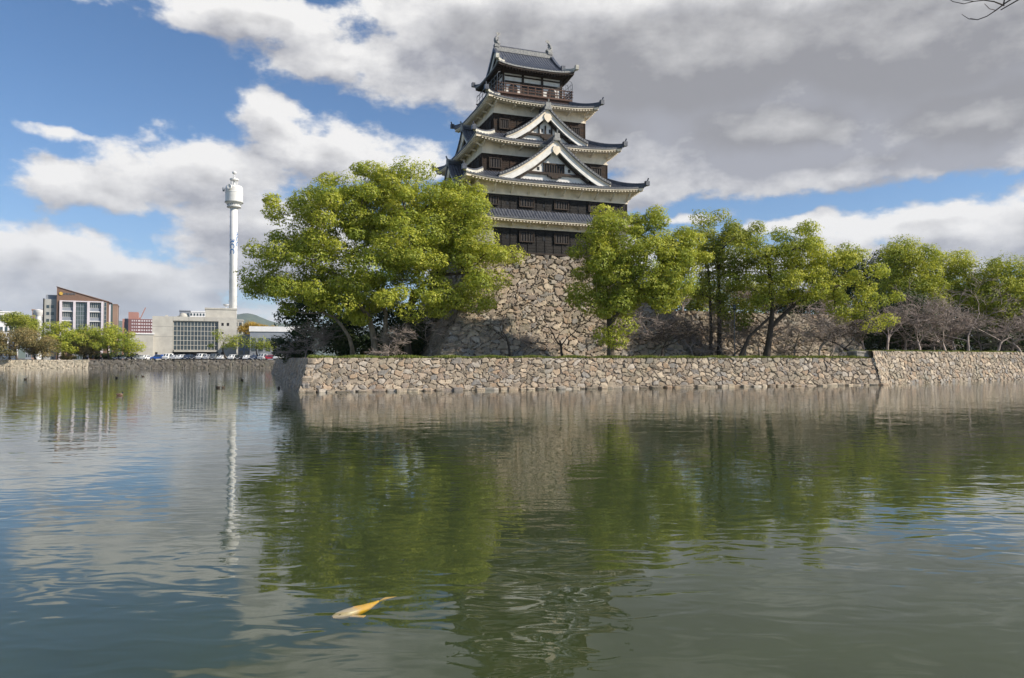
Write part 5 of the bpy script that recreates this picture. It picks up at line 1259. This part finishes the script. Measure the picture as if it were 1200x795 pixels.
# people on the far path
M['skin'] = mat('skin', (.50, .32, .24), None, .6); M['hair'] = mat('black_hair', (.02, .017, .015), None, .6)
def person(lab, px, D, coat, rz):
    def skin(name, verts, edges, rad, m, parent):
        me = bpy.data.meshes.new(name); me.from_pydata(verts, edges, []); me.materials.append(m); o = bpy.data.objects.new(name, me); col.objects.link(o)
        if parent: o.parent = parent
        md = o.modifiers.new('skin', 'SKIN'); sv = me.skin_vertices[0].data if me.skin_vertices else None
        if sv is None:
            bm = __import__('bmesh').new(); bm.from_mesh(me); bm.verts.layers.skin.verify(); bm.to_mesh(me); bm.free(); sv = me.skin_vertices[0].data
        for i, q in enumerate(rad): sv[i].radius = (q, q * .8)
        sv[0].use_root = True; o.modifiers.new('sub', 'SUBSURF').levels = 1; return o
    V = [(0, 0, .95), (0, 0, 1.2), (0, 0, 1.42), (0, 0, 1.5), (0, -.01, 1.6), (0, -.02, 1.7)]; E = [(0, 1), (1, 2), (2, 3), (3, 4), (4, 5)]; Rd = [.15, .14, .12, .055, .09, .07]
    for s in (-1, 1):
        n = len(V); V += [(s * .19, 0, 1.40), (s * .24, .02, 1.15), (s * .25, -.06, .92), (s * .25, -.10, .84), (s * .25, -.11, .77), (s * .225, -.13, .82)]; E += [(2, n), (n, n + 1), (n + 1, n + 2), (n + 2, n + 3), (n + 3, n + 4), (n + 3, n + 5)]; Rd += [.065, .05, .038, .035, .018, .012]
        n = len(V); V += [(s * .1, 0, .88), (s * .11, -.08 * s, .5), (s * .11, .06 * s, .09), (s * .11, .06 * s - .16, .04)]; E += [(0, n), (n, n + 1), (n + 1, n + 2), (n + 2, n + 3)]; Rd += [.09, .065, .045, .035]
    o = skin('person', V, E, Rd, M['skin'], None); o.location = gp(px, D, 2.43); o.rotation_euler = (0, 0, rz); tag(o, lab, 'person', 'people on the far bank')
    skin('coat', [(0, 0, .82), (0, 0, 1.2), (0, 0, 1.43)] + [p for s in (-1, 1) for p in ((s * .2, 0, 1.40), (s * .245, .02, 1.15), (s * .25, -.06, .93))], [(0, 1), (1, 2), (2, 3), (3, 4), (4, 5), (2, 6), (6, 7), (7, 8)], [.19, .175, .13, .085, .065, .055, .085, .065, .055], coat, o)
    skin('trousers', [(0, 0, .93), (.1, 0, .86), (.11, -.08, .5), (.11, .06, .12), (-.1, 0, .86), (-.11, .08, .5), (-.11, -.06, .12)], [(0, 1), (1, 2), (2, 3), (0, 4), (4, 5), (5, 6)], [.15, .105, .085, .07, .105, .085, .07], M['car_navy'], o)
    skin('hair', [(0, .015, 1.66), (0, .015, 1.75)], [(0, 1)], [.105, .06], M['hair'], o)
person('person in a pale pink coat under the green trees on the far bank', 103, 214, M['mauve'], .3)
person('person in a dark coat walking between the two people in pale coats', 109, 215, M['car_black'], 1.4)
person('person in a salmon coat right of the walking group on the far bank', 118, 213.5, M['pink_wall'], 2.6)
person('person in a white coat near the bronze bushes on the far bank', 62, 212, M['white_paint'], .9)

# far bank trees
far = [(75, 214, [(72, 395, 22, 14), (82, 402, 26, 12), (65, 385, 14, 10)], 'leaf', 'yellow green tree in front of the left half of the brown building', 'green trees on the far bank'),
       (98, 219, [(98, 398, 14, 14)], 'leaf_mid', 'dull green tree in the middle of the far green clump', 'green trees on the far bank'),
       (128, 215, [(125, 398, 26, 16), (145, 402, 22, 14), (118, 390, 14, 10), (160, 408, 10, 7)], 'leaf', 'broad green tree at the right of the far clump, above the first parked cars', 'green trees on the far bank'),
       (102, 216, [(100, 405, 16, 10)], 'leaf_bronze', 'brownish small tree between the two bright green far trees', 'green trees on the far bank'),
       (12, 200, [(12, 402, 34, 15), (-20, 400, 30, 18)], 'leaf_bronze', 'bronze leaved cherry at the left edge above the sandy bank', 'bronze cherries on the far bank'),
       (42, 206, [(42, 404, 22, 12), (52, 408, 12, 9), (30, 395, 14, 8)], 'leaf_bronze', 'bronze and orange cherry left of the green far trees', 'bronze cherries on the far bank'),
       (-30, 198, [(-40, 400, 40, 18)], 'leaf_bronze', 'bronze cherry outside the left edge of the picture', 'bronze cherries on the far bank'),
       (20, 222, [(14, 376, 12, 8), (28, 378, 14, 8), (36, 386, 12, 6)], 'leaf_mid', 'sparse pine standing above the bronze bushes at the left edge', 'bronze cherries on the far bank'),
       (266, 217, [(262, 398, 16, 10), (274, 402, 12, 8), (252, 406, 8, 5)], 'leaf_mid', 'small open tree in front of the right part of the office block', 'small trees by the parked cars'),
       (303, 219, [(300, 402, 10, 8), (318, 406, 12, 7)], 'leaf_mid', 'thin small tree in front of the blue grey shed', 'small trees by the parked cars'),
       (300, 285, [(296, 386, 18, 8), (312, 387, 16, 7)], 'leaf_yellow', 'golden autumn tree behind the blue grey shed', 'small trees by the parked cars')]
for k, (px, D, en, ml, lab, grp) in enumerate(far):
    b = gp(px, D, 2.43); sm = 'small' in grp and ml != 'leaf_yellow'
    tree('far_bank_tree', lab, 'tree', b, [(trunk_line(b, at(en[0][0], en[0][1] + 4, D), .3, 5, k), .25, .4)], [pe(x, y, D, rx, ry, rx * .7) for x, y, rx, ry in en], 16 if sm else 46, 1.5 if sm else 1.7, 110 if sm else 260, .42, ml, 'bark_dark', seed=170 + k, shell=.15, group=grp)
for px, w_, lab in ((80, 16, 'low clipped brown hedge below the green far trees'), (118, 30, 'dark hedge in the shade below the broad far tree')):
    b = gp(px, 213 if px < 100 else 222, 2.43); r = np.random.default_rng(int(px)); n = int(w_ * .5); C = np.stack([b[0] + np.linspace(-w_ * .12, w_ * .12, n), np.full(n, b[1]), np.full(n, 3.1 if px < 100 else 3.6)], -1)
    lm, cl = leaf_mesh(C, np.full(n, .8 if px < 100 else 1.3), 300, .3, int(px), .8, .3); o = lm.build('hedge', M['leaf_bronze' if px < 100 else 'leaf_dark'], xf=lambda v: v - b, loc=b); set_attr(o.data, 'tint', cl); tag(o, lab, 'hedge')

# ducks and koi
M['duck'] = mat('duck_brown', (.06, .045, .035), (.10, .08, .06), .7, 8); M['duck_head'] = mat('duck_head_dark', (.02, .035, .03), None, .5); M['beak'] = mat('beak', (.4, .3, .05), None, .5)
for k, (px, py, lab) in enumerate([(30.6, 445, 'lone dark duck far left on the moat'), (160, 441.7, 'duck in the left of a swimming pair below the pink block reflection'), (168, 441.7, 'duck in the right of a swimming pair below the pink block reflection'), (246, 438.5, 'duck swimming below the office window grid, closest to the far bank'),
                                (262, 454.8, 'right duck of a close pair left of the island corner'), (256, 454.9, 'left duck of a close pair left of the island corner'), (327, 456, 'dark duck near the shaded corner of the island wall'), (141, 463.8, 'reddish brown duck nearest the camera on the left'), (284, 446, 'duck between the close pair and the far bank'), (137, 443.5, 'duck just left of the swimming pair')]):
    D = H * 850 / (py - 420); X0 = (px - 600) / 850 * D; root = empty('duck', (X0, D, 0), k * 1.9); tag(root, lab, 'duck', 'ducks on the moat')
    g = MB(); g.tube([(-.26, 0, .14), (-.2, 0, .11), (-.08, 0, .08), (.08, 0, .08), (.18, 0, .09), (.22, 0, .10)], [.015, .06, .11, .115, .08, .03], 10); g.build('body', M['duck' if k != 7 else 'brown_clad'], root, smooth=True)
    g = MB(); g.tube([(.16, 0, .1), (.19, 0, .2), (.22, 0, .27), (.26, 0, .28)], [.05, .04, .052, .03], 8); g.build('head', M['duck_head'], root, smooth=True)
    g = MB(); g.tube([(.27, 0, .28), (.34, 0, .265)], [.022, .012], 6); g.build('beak', M['beak'], root)
    for s in (-1, 1): g = MB(); g.tube([(.1, s * .09, .12), (-.05, s * .11, .13), (-.2, s * .05, .15)], [.03, .045, .01], 6); g.build('wing', M['duck'], root, smooth=True)
def mat_koi():
    m, T, o = mat_base('koi_skin'); co = T.n('ShaderNodeTexCoord').outputs['Object']; s3 = T.n('ShaderNodeSeparateXYZ', i={0: co})
    f = T.ss(T.m('ADD', s3.outputs[0], T.m('MULTIPLY', T.noise(co, 7, 3), .25)), .18, .34)
    c = T.mix(f, (.80, .42, .02), (.60, .44, .32)); b = T.n('ShaderNodeBsdfPrincipled', i={'Roughness': .35}); T.link(c, b.inputs[0]); T.link(b.outputs[0], o.inputs[0]); return m
M['koi'] = mat_koi()
p0 = np.array([-1.60, 9.12]); p1 = np.array([-2.06, 8.50]); c = (p0 + p1) / 2; dv = p1 - p0
koi = empty('koi_fish', (c[0], c[1], -.105), math.atan2(dv[1], dv[0])); tag(koi, 'golden koi with a pale head gliding just under the surface in the foreground', 'fish')
L_ = np.linalg.norm(dv); g = MB(); t = np.linspace(0, 1, 22); xs = (t - .42) * L_ * .92; wd = np.interp(t, [0, .12, .3, .55, .75, .92, 1], [.016, .026, .05, .068, .07, .05, .018]); bend = .05 * np.sin(t * 3.4)
n = 14; th = np.arange(n + 1) * math.tau / n
g.grid(np.stack([xs[:, None] + 0 * th, bend[:, None] + wd[:, None] * np.cos(th), wd[:, None] * .82 * np.sin(th)], -1)); g.build('body', M['koi'], koi, smooth=True)
g = MB(); x0 = xs[0]; 
for s in (-1, 1): g.add([(x0 + .02, bend[0], .0), (x0 - .05, .05 * s, .02 * s), (x0 - .2, .11 * s, .03 * s), (x0 - .12, .0, .02 * s), (x0 + .02, bend[0] + .008, .0), (x0 - .05, .05 * s + .008, .02 * s), (x0 - .2, .11 * s + .008, .03 * s), (x0 - .12, .008, .02 * s)], MB.HQ)
g.build('tail_fin', M['koi'], koi)
g = MB(); i0 = 9; g.add([(xs[8], bend[8], .03), (xs[15], bend[15], .05), (xs[13], bend[13], .066), (xs[9], bend[9], .05), (xs[8], bend[8] + .008, .03), (xs[15], bend[15] + .008, .05), (xs[13], bend[13] + .008, .066), (xs[9], bend[9] + .008, .05)], MB.HQ); g.build('dorsal_fin', M['koi'], koi)
for s in (-1, 1):
    g = MB(); b0 = np.array([xs[16], bend[16] + s * .07, -.02]); g.add([b0, b0 + [-.10, s * .12, -.01], b0 + [-.16, s * .10, -.01], b0 + [-.06, 0, 0], b0 + [0, 0, .008], b0 + [-.10, s * .12, -.002], b0 + [-.16, s * .10, -.002], b0 + [-.06, 0, .008]], MB.HQ); g.build('side_fin', M['koi'], koi)
    g = MB(); g.lathe([(0, -.008), (.009, 0), (0, .008)], (xs[19], bend[19] + s * .045, .03), n=8); g.build('eye', M['dark'], koi)

# ------------------------------------------------------------------ air
m, T, o = mat_base('haze_air')
v = T.n('ShaderNodeVolumePrincipled', i={'Color': (.80, .88, 1.0, 1), 'Density': .000045, 'Anisotropy': .0}); T.link(v.outputs[0], o.inputs['Volume'])
g = MB(); g.box(-13000, 13000, -150, 13200, -4, 900); tag(g.build('haze', m), 'thin blue haze over the city towards the hills', 'haze', kind='stuff')
